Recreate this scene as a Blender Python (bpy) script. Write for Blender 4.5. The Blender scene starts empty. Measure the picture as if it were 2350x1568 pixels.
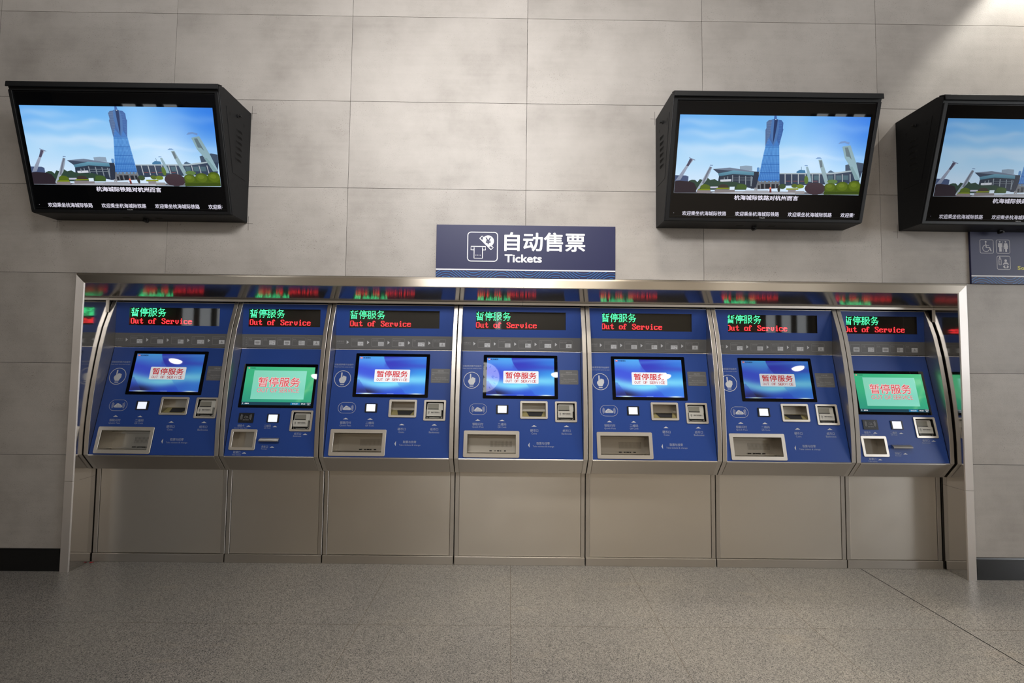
import bpy, bmesh, math, random
from mathutils import Vector, Matrix
random.seed(7)
S = bpy.context.scene
COL = S.collection

# ------------------------------------------------------------------ camera
def make_camera():
    f, yaw, pitch, roll = 985.06, 0.0044, 0.0449, 0.0116
    cy, sy, cp, sp = math.cos(yaw), math.sin(yaw), math.cos(pitch), math.sin(pitch)
    fwd = Vector((sy*cp, cy*cp, sp)); right = Vector((cy, -sy, 0)); up = right.cross(fwd)
    r2 = math.cos(roll)*right + math.sin(roll)*up
    u2 = -math.sin(roll)*right + math.cos(roll)*up
    cam = bpy.data.cameras.new('camera'); cam.sensor_width = 36.0; cam.sensor_fit = 'HORIZONTAL'
    cam.lens = f*36.0/2350.0; cam.clip_start = 0.05; cam.clip_end = 100
    o = bpy.data.objects.new('camera', cam); COL.objects.link(o)
    m = Matrix((r2, u2, -fwd)).transposed().to_4x4(); m.translation = Vector((0, -2.8493, 1.3882))
    o.matrix_world = m; S.camera = o
make_camera()

# ------------------------------------------------------------------ world, lights, exposure
S.view_settings.view_transform = 'Standard'
S.view_settings.look = 'None'
S.view_settings.gamma = 1.0
S.view_settings.use_curve_mapping = False
S.view_settings.exposure = 0.0
S.cycles.use_denoising = True
S.cycles.max_bounces = 8
S.cycles.diffuse_bounces = 4
S.cycles.glossy_bounces = 4
S.cycles.transparent_max_bounces = 8
S.cycles.sample_clamp_indirect = 6.0
S.cycles.caustics_reflective = False
S.cycles.caustics_refractive = False
W = bpy.data.worlds.new('world'); S.world = W; W.use_nodes = True
W.node_tree.nodes['Background'].inputs[0].default_value = (0.62, 0.72, 0.85, 1)
W.node_tree.nodes['Background'].inputs[1].default_value = 0.6

def area(name, loc, target, sx, sy, power, color, spread=180):
    l = bpy.data.lights.new(name, 'AREA'); l.shape = 'RECTANGLE'; l.size = sx; l.size_y = sy
    l.energy = power; l.color = color; l.spread = math.radians(spread)
    o = bpy.data.objects.new(name, l); COL.objects.link(o); o.location = loc
    d = Vector(target) - Vector(loc); o.rotation_euler = d.to_track_quat('-Z', 'Y').to_euler()
    return o
WARM = (1.0, 0.92, 0.80); WHITE_LIGHT = (1.0, 0.985, 0.975); COOL = (0.93, 0.96, 1.0)
CEIL = 4.95
# unseen overhead lights, mostly added to brighten wall, floor and hall; side window daylight
area('wall_key_light', (-0.30, -2.3, 3.40), (-0.25, 0.0, 3.0), 1.6, 0.4, 45, WHITE_LIGHT, 128)  # unseen key light, placed and aimed to give the wall its bright centre
for x in (-3.5, 3.1):
    area('corner_fill_light', (x, -1.2, 4.85), (x, -1.0, 0), 0.6, 0.2, 11, WHITE_LIGHT)  # unseen fill, added to lift the upper corners of the wall
area('floor_fill_light', (1.0, -1.5, 4.85), (1.0, -1.5, 0), 0.8, 0.3, 30, WARM, 75)  # added narrow beam that brightens the floor before the machines
for k in range(9):
    area('unseen_overhead_light', (-5.3+1.3*k, -3.4, 4.85), (-5.3+1.3*k, -3.4, 0), 0.18, 0.18, 1.6+0.8*k, WARM, 130)
area('unseen_overhead_light', (5.5, -5.8, 4.85), (5.5, -5.8, 0), 2.4, 0.5, 28, WARM)  # unseen fill, added for ambient light on the wall
area('window_daylight', (10.7, -3.9, 2.3), (0, -1.4, 1.2), 4.4, 3.0, 320, COOL)
for x in (-4.2, 0.2, 4.6):
    area('unseen_overhead_light', (x, -7.4, 4.85), (x, -7.6, 0), 1.2, 0.4, 75, WARM, 112)  # added lights that brighten the far wall and floor for the steel's reflections
sp = bpy.data.lights.new('wall_washer_light', 'SPOT'); sp.energy = 210; sp.color = (1.0, 0.95, 0.85)
sp.spot_size = math.radians(64); sp.spot_blend = 0.35; sp.shadow_soft_size = 0.04
so = bpy.data.objects.new('wall_washer_light', sp); COL.objects.link(so); so.location = (4.1, -0.35, 4.75)
so.rotation_euler = (Vector((3.75, 0.05, 3.45)) - Vector(so.location)).to_track_quat('-Z', 'Y').to_euler()

# ------------------------------------------------------------------ materials
def lin(c):
    c = c/255.0
    return c/12.92 if c <= 0.04045 else ((c+0.055)/1.055)**2.4
def rgb(r, g, b):
    return (lin(r), lin(g), lin(b), 1.0)
M = {}
def mat(name, color=(0.5, 0.5, 0.5, 1), rough=0.5, metal=0.0, spec=0.5, emit=None, strength=1.0, coat=0.0):
    m = bpy.data.materials.new(name); m.use_nodes = True
    b = m.node_tree.nodes['Principled BSDF']
    b.inputs['Base Color'].default_value = color
    b.inputs['Roughness'].default_value = rough
    b.inputs['Metallic'].default_value = metal
    b.inputs['Specular IOR Level'].default_value = spec
    b.inputs['Coat Weight'].default_value = coat
    if emit:
        b.inputs['Emission Color'].default_value = emit
        b.inputs['Emission Strength'].default_value = strength
    M[name] = m
    return m
def nodes(m):
    nt = m.node_tree
    return nt, nt.nodes, nt.links, nt.nodes['Principled BSDF']
def N(nt, kind, **kw):
    n = nt.nodes.new(kind)
    for k, v in kw.items():
        if k in n.inputs: n.inputs[k].default_value = v
        else: setattr(n, k, v)
    return n
def ramp(nt, stops):
    r = nt.nodes.new('ShaderNodeValToRGB')
    e = r.color_ramp.elements
    while len(e) < len(stops): e.new(0.5)
    for i, (p, c) in enumerate(stops):
        e[i].position = p; e[i].color = c
    return r

def steel(name, base, rough, tangent, aniso=0.6, bump=0.0, bump_scale=(2, 2, 9), streak=(3, 3, 260)):
    m = mat(name, base, rough, 1.0)
    nt, ns, L, b = nodes(m)
    b.inputs['Anisotropic'].default_value = aniso
    t = N(nt, 'ShaderNodeCombineXYZ', X=tangent[0], Y=tangent[1], Z=tangent[2])
    L.new(t.outputs[0], b.inputs['Tangent'])
    tc = ns.new('ShaderNodeTexCoord')
    mp = N(nt, 'ShaderNodeMapping'); mp.inputs['Scale'].default_value = streak
    L.new(tc.outputs['Object'], mp.inputs[0])
    n1 = N(nt, 'ShaderNodeTexNoise', Scale=1.0, Detail=3.0)
    L.new(mp.outputs[0], n1.inputs['Vector'])
    n2 = N(nt, 'ShaderNodeTexNoise', Scale=5.0, Detail=4.0)
    L.new(tc.outputs['Object'], n2.inputs['Vector'])
    ma = N(nt, 'ShaderNodeMath', operation='MULTIPLY_ADD'); ma.inputs[1].default_value = 0.10; ma.inputs[2].default_value = rough-0.05
    L.new(n2.outputs['Fac'], ma.inputs[0])
    ad = N(nt, 'ShaderNodeMath', operation='MULTIPLY_ADD'); ad.inputs[1].default_value = 0.03
    L.new(n1.outputs['Fac'], ad.inputs[0]); L.new(ma.outputs[0], ad.inputs[2])
    L.new(ad.outputs[0], b.inputs['Roughness'])
    if bump:
        mp2 = N(nt, 'ShaderNodeMapping'); mp2.inputs['Scale'].default_value = bump_scale
        L.new(tc.outputs['Object'], mp2.inputs[0])
        n3 = N(nt, 'ShaderNodeTexNoise', Scale=1.0, Detail=1.5); L.new(mp2.outputs[0], n3.inputs['Vector'])
        bp = N(nt, 'ShaderNodeBump', Strength=1.0, Distance=bump)
        L.new(n3.outputs['Fac'], bp.inputs['Height']); L.new(bp.outputs[0], b.inputs['Normal'])
    return m
STEEL = (0.60, 0.56, 0.51, 1)
steel('brushed_steel', STEEL, 0.35, (0, 0.5, 0.87), 0.8)
steel('door_steel', (0.73, 0.68, 0.61, 1), 0.36, (0, 0.3, 0.95), 0.75, bump=0.006, bump_scale=(0.9, 0.9, 2.6))
steel('cheek_steel', (0.66, 0.62, 0.57, 1), 0.35, (0, 0.5, 0.87), 0.7)
steel('mirror_steel', (0.60, 0.58, 0.56, 1), 0.09, (0, 1, 0.05), 0.7)
steel('soffit_steel', (0.52, 0.51, 0.50, 1), 0.125, (0, 1, -0.4), 0.88, streak=(260, 3, 3))
steel('header_steel', (0.84, 0.76, 0.65, 1), 0.36, (0, 0.3, 0.95), 0.96)
steel('jamb_steel', (0.90, 0.85, 0.81, 1), 0.52, (1, 0.3, 0), 0.8, streak=(3, 3, 3))
steel('tray_steel', (0.46, 0.43, 0.38, 1), 0.34, (0, 0.5, 0.87), 0.3)
steel('frame_steel', (0.74, 0.69, 0.62, 1), 0.42, (1, 0, 0), 0.3)
mat('dark_gap', rgb(14, 13, 12), 0.8)
mat('apron_steel', (0.5, 0.47, 0.43, 1), 0.35, 1.0)

def blue_paint():
    m = mat('blue_paint', (0.0150, 0.0545, 0.262, 1), 0.42, 0.0, 0.38)
    nt, ns, L, b = nodes(m)
    tc = ns.new('ShaderNodeTexCoord')
    n = N(nt, 'ShaderNodeTexNoise', Scale=900.0, Detail=1.0); L.new(tc.outputs['Object'], n.inputs['Vector'])
    bp = N(nt, 'ShaderNodeBump', Strength=0.12, Distance=0.0006)
    L.new(n.outputs['Fac'], bp.inputs['Height']); L.new(bp.outputs[0], b.inputs['Normal'])
blue_paint()
mat('grey_print', rgb(97, 97, 98), 0.42)
mat('light_print', rgb(150, 158, 180), 0.5)
mat('pale_print', rgb(196, 198, 202), 0.5)
mat('mid_print', rgb(146, 146, 148), 0.5)
mat('dark_print', rgb(40, 40, 42), 0.5)
mat('black_glass', rgb(6, 8, 12), 0.02, 0.0, 0.5)
mat('black_plastic', rgb(20, 21, 24), 0.35)
mat('grey_plastic', rgb(188, 186, 178), 0.42)
mat('grey_recess', rgb(128, 126, 116), 0.45)
mat('brass_ramp', rgb(150, 140, 96), 0.5, 0.3)
mat('scanner_light', rgb(220, 225, 235), 0.3, emit=(0.76, 0.82, 1.0, 1), strength=0.78)
mat('led_green', rgb(10, 60, 30), 0.4, emit=(0.07, 1.0, 0.36, 1), strength=4.0)
mat('led_red', rgb(60, 10, 10), 0.4, emit=(1.0, 0.03, 0.04, 1), strength=4.0)
mat('led_board', rgb(44, 41, 37), 0.6)
mat('tv_black', rgb(20, 21, 23), 0.5, 0.0, 0.3)
mat('tv_dark', rgb(14, 14, 15), 0.55)
mat('sign_blue', rgb(37, 40, 80), 0.5, 0.0, 0.4)
mat('sign_white', rgb(236, 236, 240), 0.5)
mat('sign_grey', rgb(186, 184, 190), 0.5)
mat('sign_line', rgb(48, 140, 220), 0.5)
mat('sign_yellow', rgb(214, 206, 48), 0.5)
mat('baseboard_black', rgb(16, 17, 18), 0.22)
mat('pencil', rgb(62, 58, 54), 0.9)
mat('red_plastic', rgb(170, 40, 44), 0.5)
mat('hall_white', rgb(200, 200, 198), 0.7)
mat('hall_grey', rgb(176, 162, 142), 0.7)
mat('hall_dark', rgb(78, 70, 62), 0.7)
mat('lamp_glow', rgb(255, 255, 255), 0.4, emit=(1, 0.97, 0.92, 1), strength=34)
mat('window_glow', rgb(230, 235, 240), 0.2, emit=(0.92, 0.97, 1.0, 1), strength=2.8)
mat('clock_face', rgb(236, 234, 222), 0.5, emit=(1, 0.98, 0.92, 1), strength=7)
mat('clock_case', rgb(206, 200, 170), 0.5)

def picture_material(name, strength, rough=0.018):
    m = mat(name, (0.004, 0.004, 0.005, 1), rough, 0.0, 0.4)
    nt, ns, L, b = nodes(m)
    a = N(nt, 'ShaderNodeAttribute', attribute_name='Col')
    L.new(a.outputs['Color'], b.inputs['Emission Color']); b.inputs['Emission Strength'].default_value = strength
picture_material('screen_picture', 1.0)
picture_material('monitor_picture', 1.0, 0.13); picture_material('monitor_picture_dim', 0.66, 0.13)
picture_material('screen_picture_dim', 0.62)       # dim copies stand in for the brightness lost at a slanted view

def tinted_glass():
    m = bpy.data.materials.new('tinted_glass'); m.use_nodes = True; M['tinted_glass'] = m
    nt = m.node_tree; nt.nodes.clear()
    out = nt.nodes.new('ShaderNodeOutputMaterial')
    tr = N(nt, 'ShaderNodeBsdfTransparent', Color=(0.82, 0.82, 0.80, 1))
    gl = N(nt, 'ShaderNodeBsdfGlossy', Color=(1, 1, 1, 1), Roughness=0.03)
    fr = N(nt, 'ShaderNodeFresnel', IOR=1.5)
    mx = nt.nodes.new('ShaderNodeMixShader')
    nt.links.new(fr.outputs[0], mx.inputs[0]); nt.links.new(tr.outputs[0], mx.inputs[1])
    nt.links.new(gl.outputs[0], mx.inputs[2]); nt.links.new(mx.outputs[0], out.inputs[0])
tinted_glass()

def tile_material():
    m = mat('stone_tile', rgb(178, 170, 161), 0.55, 0.0, 0.4)
    nt, ns, L, b = nodes(m)
    g = ns.new('ShaderNodeNewGeometry')
    tc = ns.new('ShaderNodeTexCoord')
    off = N(nt, 'ShaderNodeVectorMath', operation='MULTIPLY_ADD')
    cmb = ns.new('ShaderNodeCombineXYZ')
    for i in range(3): L.new(g.outputs['Random Per Island'], cmb.inputs[i])
    off.inputs[1].default_value = (37, 11, 53)
    L.new(cmb.outputs[0], off.inputs[0]); L.new(tc.outputs['Object'], off.inputs[2])
    # cloudy mottling, faint horizontal streaks, small pits
    n1 = N(nt, 'ShaderNodeTexNoise', Scale=2.6, Detail=5.0, Roughness=0.62); L.new(off.outputs[0], n1.inputs['Vector'])
    mp = N(nt, 'ShaderNodeMapping'); mp.inputs['Scale'].default_value = (2.2, 2.2, 34)
    L.new(off.outputs[0], mp.inputs[0])
    n2 = N(nt, 'ShaderNodeTexNoise', Scale=1.0, Detail=4.0); L.new(mp.outputs[0], n2.inputs['Vector'])
    n3 = N(nt, 'ShaderNodeTexNoise', Scale=230.0, Detail=2.0); L.new(off.outputs[0], n3.inputs['Vector'])
    pit = ramp(nt, [(0.0, (1, 1, 1, 1)), (0.30, (1, 1, 1, 1)), (0.345, (0, 0, 0, 1))]); pit.color_ramp.elements[0].position = 0.0
    L.new(n3.outputs['Fac'], pit.inputs[0])
    n4 = N(nt, 'ShaderNodeTexNoise', Scale=5.0, Detail=3.0); L.new(off.outputs[0], n4.inputs['Vector'])
    pm = N(nt, 'ShaderNodeMath', operation='MULTIPLY'); L.new(pit.outputs[0], pm.inputs[0])
    gate = ramp(nt, [(0.42, (0, 0, 0, 1)), (0.62, (1, 1, 1, 1))]); L.new(n4.outputs['Fac'], gate.inputs[0])
    L.new(gate.outputs[0], pm.inputs[1])
    c1 = ramp(nt, [(0.28, rgb(158, 152, 146)), (0.5, rgb(177, 171, 165)), (0.70, rgb(187, 181, 175))])
    mixf = N(nt, 'ShaderNodeMix', data_type='FLOAT'); mixf.inputs[0].default_value = 0.16
    L.new(n1.outputs['Fac'], mixf.inputs[2]); L.new(n2.outputs['Fac'], mixf.inputs[3])
    L.new(mixf.outputs[0], c1.inputs[0])
    tone = N(nt, 'ShaderNodeMapRange'); tone.inputs['To Min'].default_value = 0.93; tone.inputs['To Max'].default_value = 1.05
    L.new(g.outputs['Random Per Island'], tone.inputs[0])
    sc = N(nt, 'ShaderNodeVectorMath', operation='SCALE'); L.new(c1.outputs[0], sc.inputs[0]); L.new(tone.outputs[0], sc.inputs['Scale'])
    mx = N(nt, 'ShaderNodeMix', data_type='RGBA'); L.new(pm.outputs[0], mx.inputs[0])
    L.new(sc.outputs[0], mx.inputs[6]); mx.inputs[7].default_value = rgb(118, 110, 102)
    L.new(mx.outputs[2], b.inputs['Base Color'])
    bp = N(nt, 'ShaderNodeBump', Strength=0.25, Distance=0.002)
    L.new(n3.outputs['Fac'], bp.inputs['Height']); L.new(bp.outputs[0], b.inputs['Normal'])
tile_material()

def granite_material():
    m = mat('grey_granite', rgb(120, 116, 110), 0.34, 0.0, 0.45)
    nt, ns, L, b = nodes(m)
    tc = ns.new('ShaderNodeTexCoord')
    v = N(nt, 'ShaderNodeTexVoronoi', Scale=330.0); L.new(tc.outputs['Object'], v.inputs['Vector'])
    n = N(nt, 'ShaderNodeTexNoise', Scale=240.0, Detail=3.0, Roughness=0.7); L.new(tc.outputs['Object'], n.inputs['Vector'])
    sep = ns.new('ShaderNodeSeparateColor'); L.new(v.outputs['Color'], sep.inputs[0])
    mixf = N(nt, 'ShaderNodeMix', data_type='FLOAT'); mixf.inputs[0].default_value = 0.55
    L.new(sep.outputs[0], mixf.inputs[2]); L.new(n.outputs['Fac'], mixf.inputs[3])
    c = ramp(nt, [(0.26, rgb(66, 66, 66)), (0.40, rgb(122, 119, 114)), (0.55, rgb(152, 147, 141)), (0.75, rgb(176, 170, 162))])
    L.new(mixf.outputs[0], c.inputs[0])
    n2 = N(nt, 'ShaderNodeTexNoise', Scale=1.7, Detail=4.0); L.new(tc.outputs['Object'], n2.inputs['Vector'])
    st = ramp(nt, [(0.35, (0.90, 0.90, 0.90, 1)), (0.68, (1.06, 1.04, 1.0, 1))]); L.new(n2.outputs['Fac'], st.inputs[0])
    mu = N(nt, 'ShaderNodeMix', data_type='RGBA', blend_type='MULTIPLY'); mu.inputs[0].default_value = 1.0
    L.new(c.outputs[0], mu.inputs[6]); L.new(st.outputs[0], mu.inputs[7])
    # pale scuffs, long and thin
    mp = N(nt, 'ShaderNodeMapping'); mp.inputs['Scale'].default_value = (1.1, 5.0, 1); mp.inputs['Rotation'].default_value = (0, 0, 0.35)
    L.new(tc.outputs['Object'], mp.inputs[0])
    n3 = N(nt, 'ShaderNodeTexNoise', Scale=1.5, Detail=4.0, Roughness=0.65); L.new(mp.outputs[0], n3.inputs['Vector'])
    sr = ramp(nt, [(0.60, (0, 0, 0, 1)), (0.74, (0.30, 0.30, 0.30, 1))]); L.new(n3.outputs['Fac'], sr.inputs[0])
    mx = N(nt, 'ShaderNodeMix', data_type='RGBA'); L.new(sr.outputs[0], mx.inputs[0]); L.new(mu.outputs[2], mx.inputs[6])
    mx.inputs[7].default_value = rgb(168, 156, 138)
    L.new(mx.outputs[2], b.inputs['Base Color'])
    rr = N(nt, 'ShaderNodeMapRange'); rr.inputs['To Min'].default_value = 0.26; rr.inputs['To Max'].default_value = 0.44
    L.new(n2.outputs['Fac'], rr.inputs[0]); L.new(rr.outputs[0], b.inputs['Roughness'])
granite_material()
mat('joint_brown', rgb(96, 84, 68), 0.8)

# ------------------------------------------------------------------ mesh helpers
_text_cache = {}
def text_shape(s, off=0.0, res=2):
    key = (s, off, res)
    if key not in _text_cache:
        c = bpy.data.curves.new('lettering', 'FONT'); c.body = s; c.offset = off; c.resolution_u = res
        o = bpy.data.objects.new('lettering', c)
        me = bpy.data.meshes.new_from_object(o)
        v = [(p.co.x, p.co.y) for p in me.vertices]; f = [tuple(p.vertices) for p in me.polygons]
        bpy.data.objects.remove(o); bpy.data.curves.remove(c); bpy.data.meshes.remove(me)
        _text_cache[key] = (v, f)
    return _text_cache[key]

class MB:
    """collects faces of several materials; build() links them as ONE mesh object"""
    def __init__(self, pmap=None):
        self.v = []; self.f = []; self.mi = []; self.mats = []; self.col = []; self.map = pmap
    def _m(self, name):
        if name not in self.mats: self.mats.append(name)
        return self.mats.index(name)
    def add(self, verts, faces, m, cols=None):
        o = len(self.v); self.v += [tuple(p) for p in verts]
        k = self._m(m)
        for i, fc in enumerate(faces):
            self.f.append(tuple(o+j for j in fc)); self.mi.append(k)
            self.col.append([cols[j] for j in fc] if cols else None)
    # --- plain 3-D shapes
    def box(self, x0, x1, y0, y1, z0, z1, m):
        p = [(x, y, z) for x in (x0, x1) for y in (y0, y1) for z in (z0, z1)]
        self.add(p, [(0, 1, 3, 2), (4, 6, 7, 5), (0, 4, 5, 1), (2, 3, 7, 6), (0, 2, 6, 4), (1, 5, 7, 3)], m)
    def prism_x(self, prof, x0, x1, m):
        n = len(prof)
        p = [(x0, y, z) for y, z in prof] + [(x1, y, z) for y, z in prof]
        f = [tuple(range(n)), tuple(range(2*n-1, n-1, -1))]
        f += [(i, i+n, (i+1) % n+n, (i+1) % n) for i in range(n)]
        self.add(p, f, m)
    def lathe(self, c, axis, prof, m, n=20):
        """prof: list of (distance along axis, radius); axis is a unit vector"""
        a = Vector(axis).normalized(); u = a.orthogonal().normalized(); w = a.cross(u); c = Vector(c)
        vs = []; fs = []
        for t, r in prof:
            for i in range(n):
                th = 2*math.pi*i/n
                vs.append(tuple(c + a*t + (u*math.cos(th)+w*math.sin(th))*r))
        for j in range(len(prof)-1):
            for i in range(n):
                fs.append((j*n+i, j*n+(i+1) % n, (j+1)*n+(i+1) % n, (j+1)*n+i))
        fs.append(tuple(range(n))[::-1]); fs.append(tuple((len(prof)-1)*n+i for i in range(n)))
        self.add(vs, fs, m)
    # --- shapes laid on the mapped plane (x right, z up, d out of the plane)
    def poly(self, pts, d, m, cols=None):
        self.add([self.map(x, z, d) for x, z in pts], [tuple(range(len(pts)))], m, cols)
    def rect(self, x0, x1, z0, z1, d, m, cols=None):
        self.poly([(x0, z0), (x1, z0), (x1, z1), (x0, z1)], d, m, cols)
    def slab(self, pts, d0, d1, m):
        n = len(pts)
        v = [self.map(x, z, d0) for x, z in pts] + [self.map(x, z, d1) for x, z in pts]
        f = [tuple(range(n))[::-1], tuple(range(n, 2*n))] + [(i, (i+1) % n, (i+1) % n+n, i+n) for i in range(n)]
        self.add(v, f, m)
    def block(self, x0, x1, z0, z1, d0, d1, m):
        self.slab([(x0, z0), (x1, z0), (x1, z1), (x0, z1)], d0, d1, m)
    def ring(self, o, i, ro, ri, d0, d1, m, seg=5):
        """rectangular ring with rounded corners, o and i are (x0,x1,z0,z1)"""
        a = rrect(*o, ro, seg); b = rrect(*i, ri, seg); n = len(a)
        v = [self.map(x, z, d) for lp, d in ((a, d0), (a, d1), (b, d1), (b, d0)) for x, z in lp]
        f = []
        for k in range(4):
            k2 = (k+1) % 4
            for j in range(n):
                f.append((k*n+j, k*n+(j+1) % n, k2*n+(j+1) % n, k2*n+j))
        self.add(v, f, m)
    def stroke(self, pts, w, d, m, closed=False, col=None):
        n = len(pts); L = []; R = []
        for i in range(n):
            a = pts[(i-1) % n] if (closed or i > 0) else pts[i]
            b = pts[(i+1) % n] if (closed or i < n-1) else pts[i]
            dx, dz = b[0]-a[0], b[1]-a[1]; l = math.hypot(dx, dz) or 1
            nx, nz = -dz/l*w/2, dx/l*w/2
            L.append((pts[i][0]+nx, pts[i][1]+nz)); R.append((pts[i][0]-nx, pts[i][1]-nz))
        v = [self.map(x, z, d) for x, z in L+R]
        f = [(i, i+n, (i+1) % n+n, (i+1) % n) for i in range(n if closed else n-1)]
        self.add(v, f, m, [col]*(2*n) if col else None)
    def disc(self, cx, cz, rx, rz, d, m, n=24, col=None):
        self.poly([(cx+rx*math.cos(2*math.pi*i/n), cz+rz*math.sin(2*math.pi*i/n)) for i in range(n)], d, m, [col]*n if col else None)
    def text(self, s, x0, x1, ztop, zbot, d, m, off=0.0, res=2, col=None, shear=0.0):
        """lettering fitted to a box; off > 0 thickens the strokes (in em)"""
        v, f = text_shape(s, min(off, 0.0), res)
        ax, bx = min(p[0] for p in v), max(p[0] for p in v); az, bz = min(p[1] for p in v), max(p[1] for p in v)
        sx, sz = (x1-x0)/(bx-ax), (ztop-zbot)/(bz-az)
        n = 8
        sh = [(0, 0)] + ([(off*math.cos(2*math.pi*k/n+.4), off*math.sin(2*math.pi*k/n+.4)) for k in range(n)] if off > 0 else [])
        for k, (ox, oz) in enumerate(sh):
            P = [self.map(x0+(x+ox-ax)*sx+shear*(z-az)*sz, zbot+(z+oz-az)*sz, d+0.00001*k) for x, z in v]
            self.add(P, f, m, [col]*len(P) if col else None)
    def grid(self, x0, x1, z0, z1, nx, nz, fn, d, m):
        """fn(u, v) -> linear colour; u left to right, v top to bottom"""
        v = []; c = []; f = []
        for j in range(nz+1):
            for i in range(nx+1):
                u, w = i/nx, j/nz
                v.append(self.map(x0+(x1-x0)*u, z1+(z0-z1)*w, d)); c.append(fn(u, w))
        for j in range(nz):
            for i in range(nx):
                a = j*(nx+1)+i; f.append((a, a+nx+1, a+nx+2, a+1))
        self.add(v, f, m, c)
    def holed(self, x0, x1, z0, z1, holes, d, m):
        """flat panel with rectangular openings"""
        xs = sorted({x0, x1, *[h[k] for h in holes for k in (0, 1)]}); zs = sorted({z0, z1, *[h[k] for h in holes for k in (2, 3)]})
        for i in range(len(xs)-1):
            for j in range(len(zs)-1):
                cx, cz = (xs[i]+xs[i+1])/2, (zs[j]+zs[j+1])/2
                if not any(h[0] < cx < h[1] and h[2] < cz < h[3] for h in holes):
                    self.rect(xs[i], xs[i+1], zs[j], zs[j+1], d, m)
    def recess(self, x0, x1, z0, z1, d0, d1, m, floor_m=None):
        """open box sunk behind the plane from d0 to d1"""
        A = [self.map(x, z, d0) for x, z in ((x0, z0), (x1, z0), (x1, z1), (x0, z1))]
        B = [self.map(x, z, d1) for x, z in ((x0, z0), (x1, z0), (x1, z1), (x0, z1))]
        self.add(A+B, [(4, 5, 6, 7), (0, 1, 5, 4), (1, 2, 6, 5), (2, 3, 7, 6), (3, 0, 4, 7)], m)
    def build(self, name, parent=None, origin=(0, 0, 0), bevel=0.0, smooth=False, recalc=True, seg=2):
        me = bpy.data.meshes.new(name)
        o = origin
        me.from_pydata([(x-o[0], y-o[1], z-o[2]) for x, y, z in self.v], [], self.f)
        for n in self.mats: me.materials.append(M[n])
        me.polygons.foreach_set('material_index', self.mi)
        if any(c for c in self.col):
            at = me.color_attributes.new('Col', 'FLOAT_COLOR', 'CORNER')
            flat = []
            for fc, c in zip(self.f, self.col):
                for k in range(len(fc)): flat += list(c[k]) if c else [0, 0, 0, 1]
            at.data.foreach_set('color', flat)
        if recalc:
            bm = bmesh.new(); bm.from_mesh(me); bmesh.ops.recalc_face_normals(bm, faces=bm.faces); bm.to_mesh(me); bm.free()
        if smooth: me.polygons.foreach_set('use_smooth', [True]*len(me.polygons))
        ob = bpy.data.objects.new(name, me); COL.objects.link(ob)
        if parent is not None: ob.parent = parent
        else: ob.location = o
        if bevel:
            b = ob.modifiers.new('bevel', 'BEVEL'); b.width = bevel; b.segments = seg; b.limit_method = 'ANGLE'; b.angle_limit = math.radians(25)
        return ob
def rrect(x0, x1, z0, z1, r, seg=5):
    out = []
    for cx, cz, a in ((x1-r, z0+r, -90), (x1-r, z1-r, 0), (x0+r, z1-r, 90), (x0+r, z0+r, 180)):
        for i in range(seg+1):
            t = math.radians(a+90*i/seg); out.append((cx+r*math.cos(t), cz+r*math.sin(t)))
    return out
def arc(cx, cz, r, a0, a1, n=10):
    return [(cx+r*math.cos(math.radians(a0+(a1-a0)*i/n)), cz+r*math.sin(math.radians(a0+(a1-a0)*i/n))) for i in range(n+1)]
def thing(name, label, cat, loc, group=None):
    o = bpy.data.objects.new(name, None); COL.objects.link(o); o.location = loc; o.empty_display_size = 0.1
    o['label'] = label; o['category'] = cat
    if group: o['group'] = group
    return o
def structure(o): o['kind'] = 'structure'; return o
def tag(o, label, cat, group=None):
    o['label'] = label; o['category'] = cat
    if group: o['group'] = group
    return o
def dim_at_angle(root):  # lower emission imitates a screen seen from the side
    for c in kids(root):
        dim_at_angle(c)
        if c.name.startswith('screen_image'):
            c.material_slots[0].link = 'OBJECT'; c.material_slots[0].material = M[c.data.materials[0].name+'_dim']
def kids(o): return [c for c in bpy.data.objects if c.parent == o]
def copy_tree(o, parent=None):
    c = o.copy(); COL.objects.link(c)
    if parent is not None: c.parent = parent
    for k in kids(o): copy_tree(k, c)
    return c

# ================================================================== THE HALL
NX0, NX1, NTOP = -2.885, 3.052, 1.938      # outer edges of the steel surround = opening in the wall
def build_wall():
    mb = MB(lambda x, z, d: (x, -d, z))
    gap = 0.0013
    for k in range(-10, 11):
        for r in range(-1, 8):
            x0, x1 = 0.0947+k*1.2+gap, 0.0947+(k+1)*1.2-gap
            z0, z1 = 0.14+r*0.6+gap, 0.14+(r+1)*0.6-gap
            z0 = max(z0, 0.0); x0 = max(x0, -11.4); x1 = min(x1, 10.9); z1 = min(z1, CEIL)
            if x1 <= x0 or z1 <= z0: continue
            rects = [(x0, x1, z0, z1)]
            if x1 > NX0 and x0 < NX1 and z0 < NTOP:
                rects = []
                if x0 < NX0: rects.append((x0, NX0, z0, z1))
                if x1 > NX1: rects.append((NX1, x1, z0, z1))
                if z1 > NTOP: rects.append((max(x0, NX0), min(x1, NX1), NTOP, z1))
            for a in rects: mb.block(*a, -0.02, 0.0, 'stone_tile')
    mb.holed(-11.5, 11.0, 0.0, CEIL, [(NX0, NX1, 0.0, NTOP)], -0.003, 'dark_gap')
    # pencil marks left at the corners of the monitors
    for x, z in ((-1.768, 3.046), (-1.765, 2.286), (0.968, 3.046), (2.606, 2.288), (-3.04, 2.286)):
        mb.rect(x-0.001, x+0.001, z-0.045, z+0.05, 0.0004, 'pencil'); mb.rect(x-0.03, x+0.03, z-0.001, z+0.001, 0.0004, 'pencil')
    return structure(mb.build('wall_back'))
build_wall()
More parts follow.
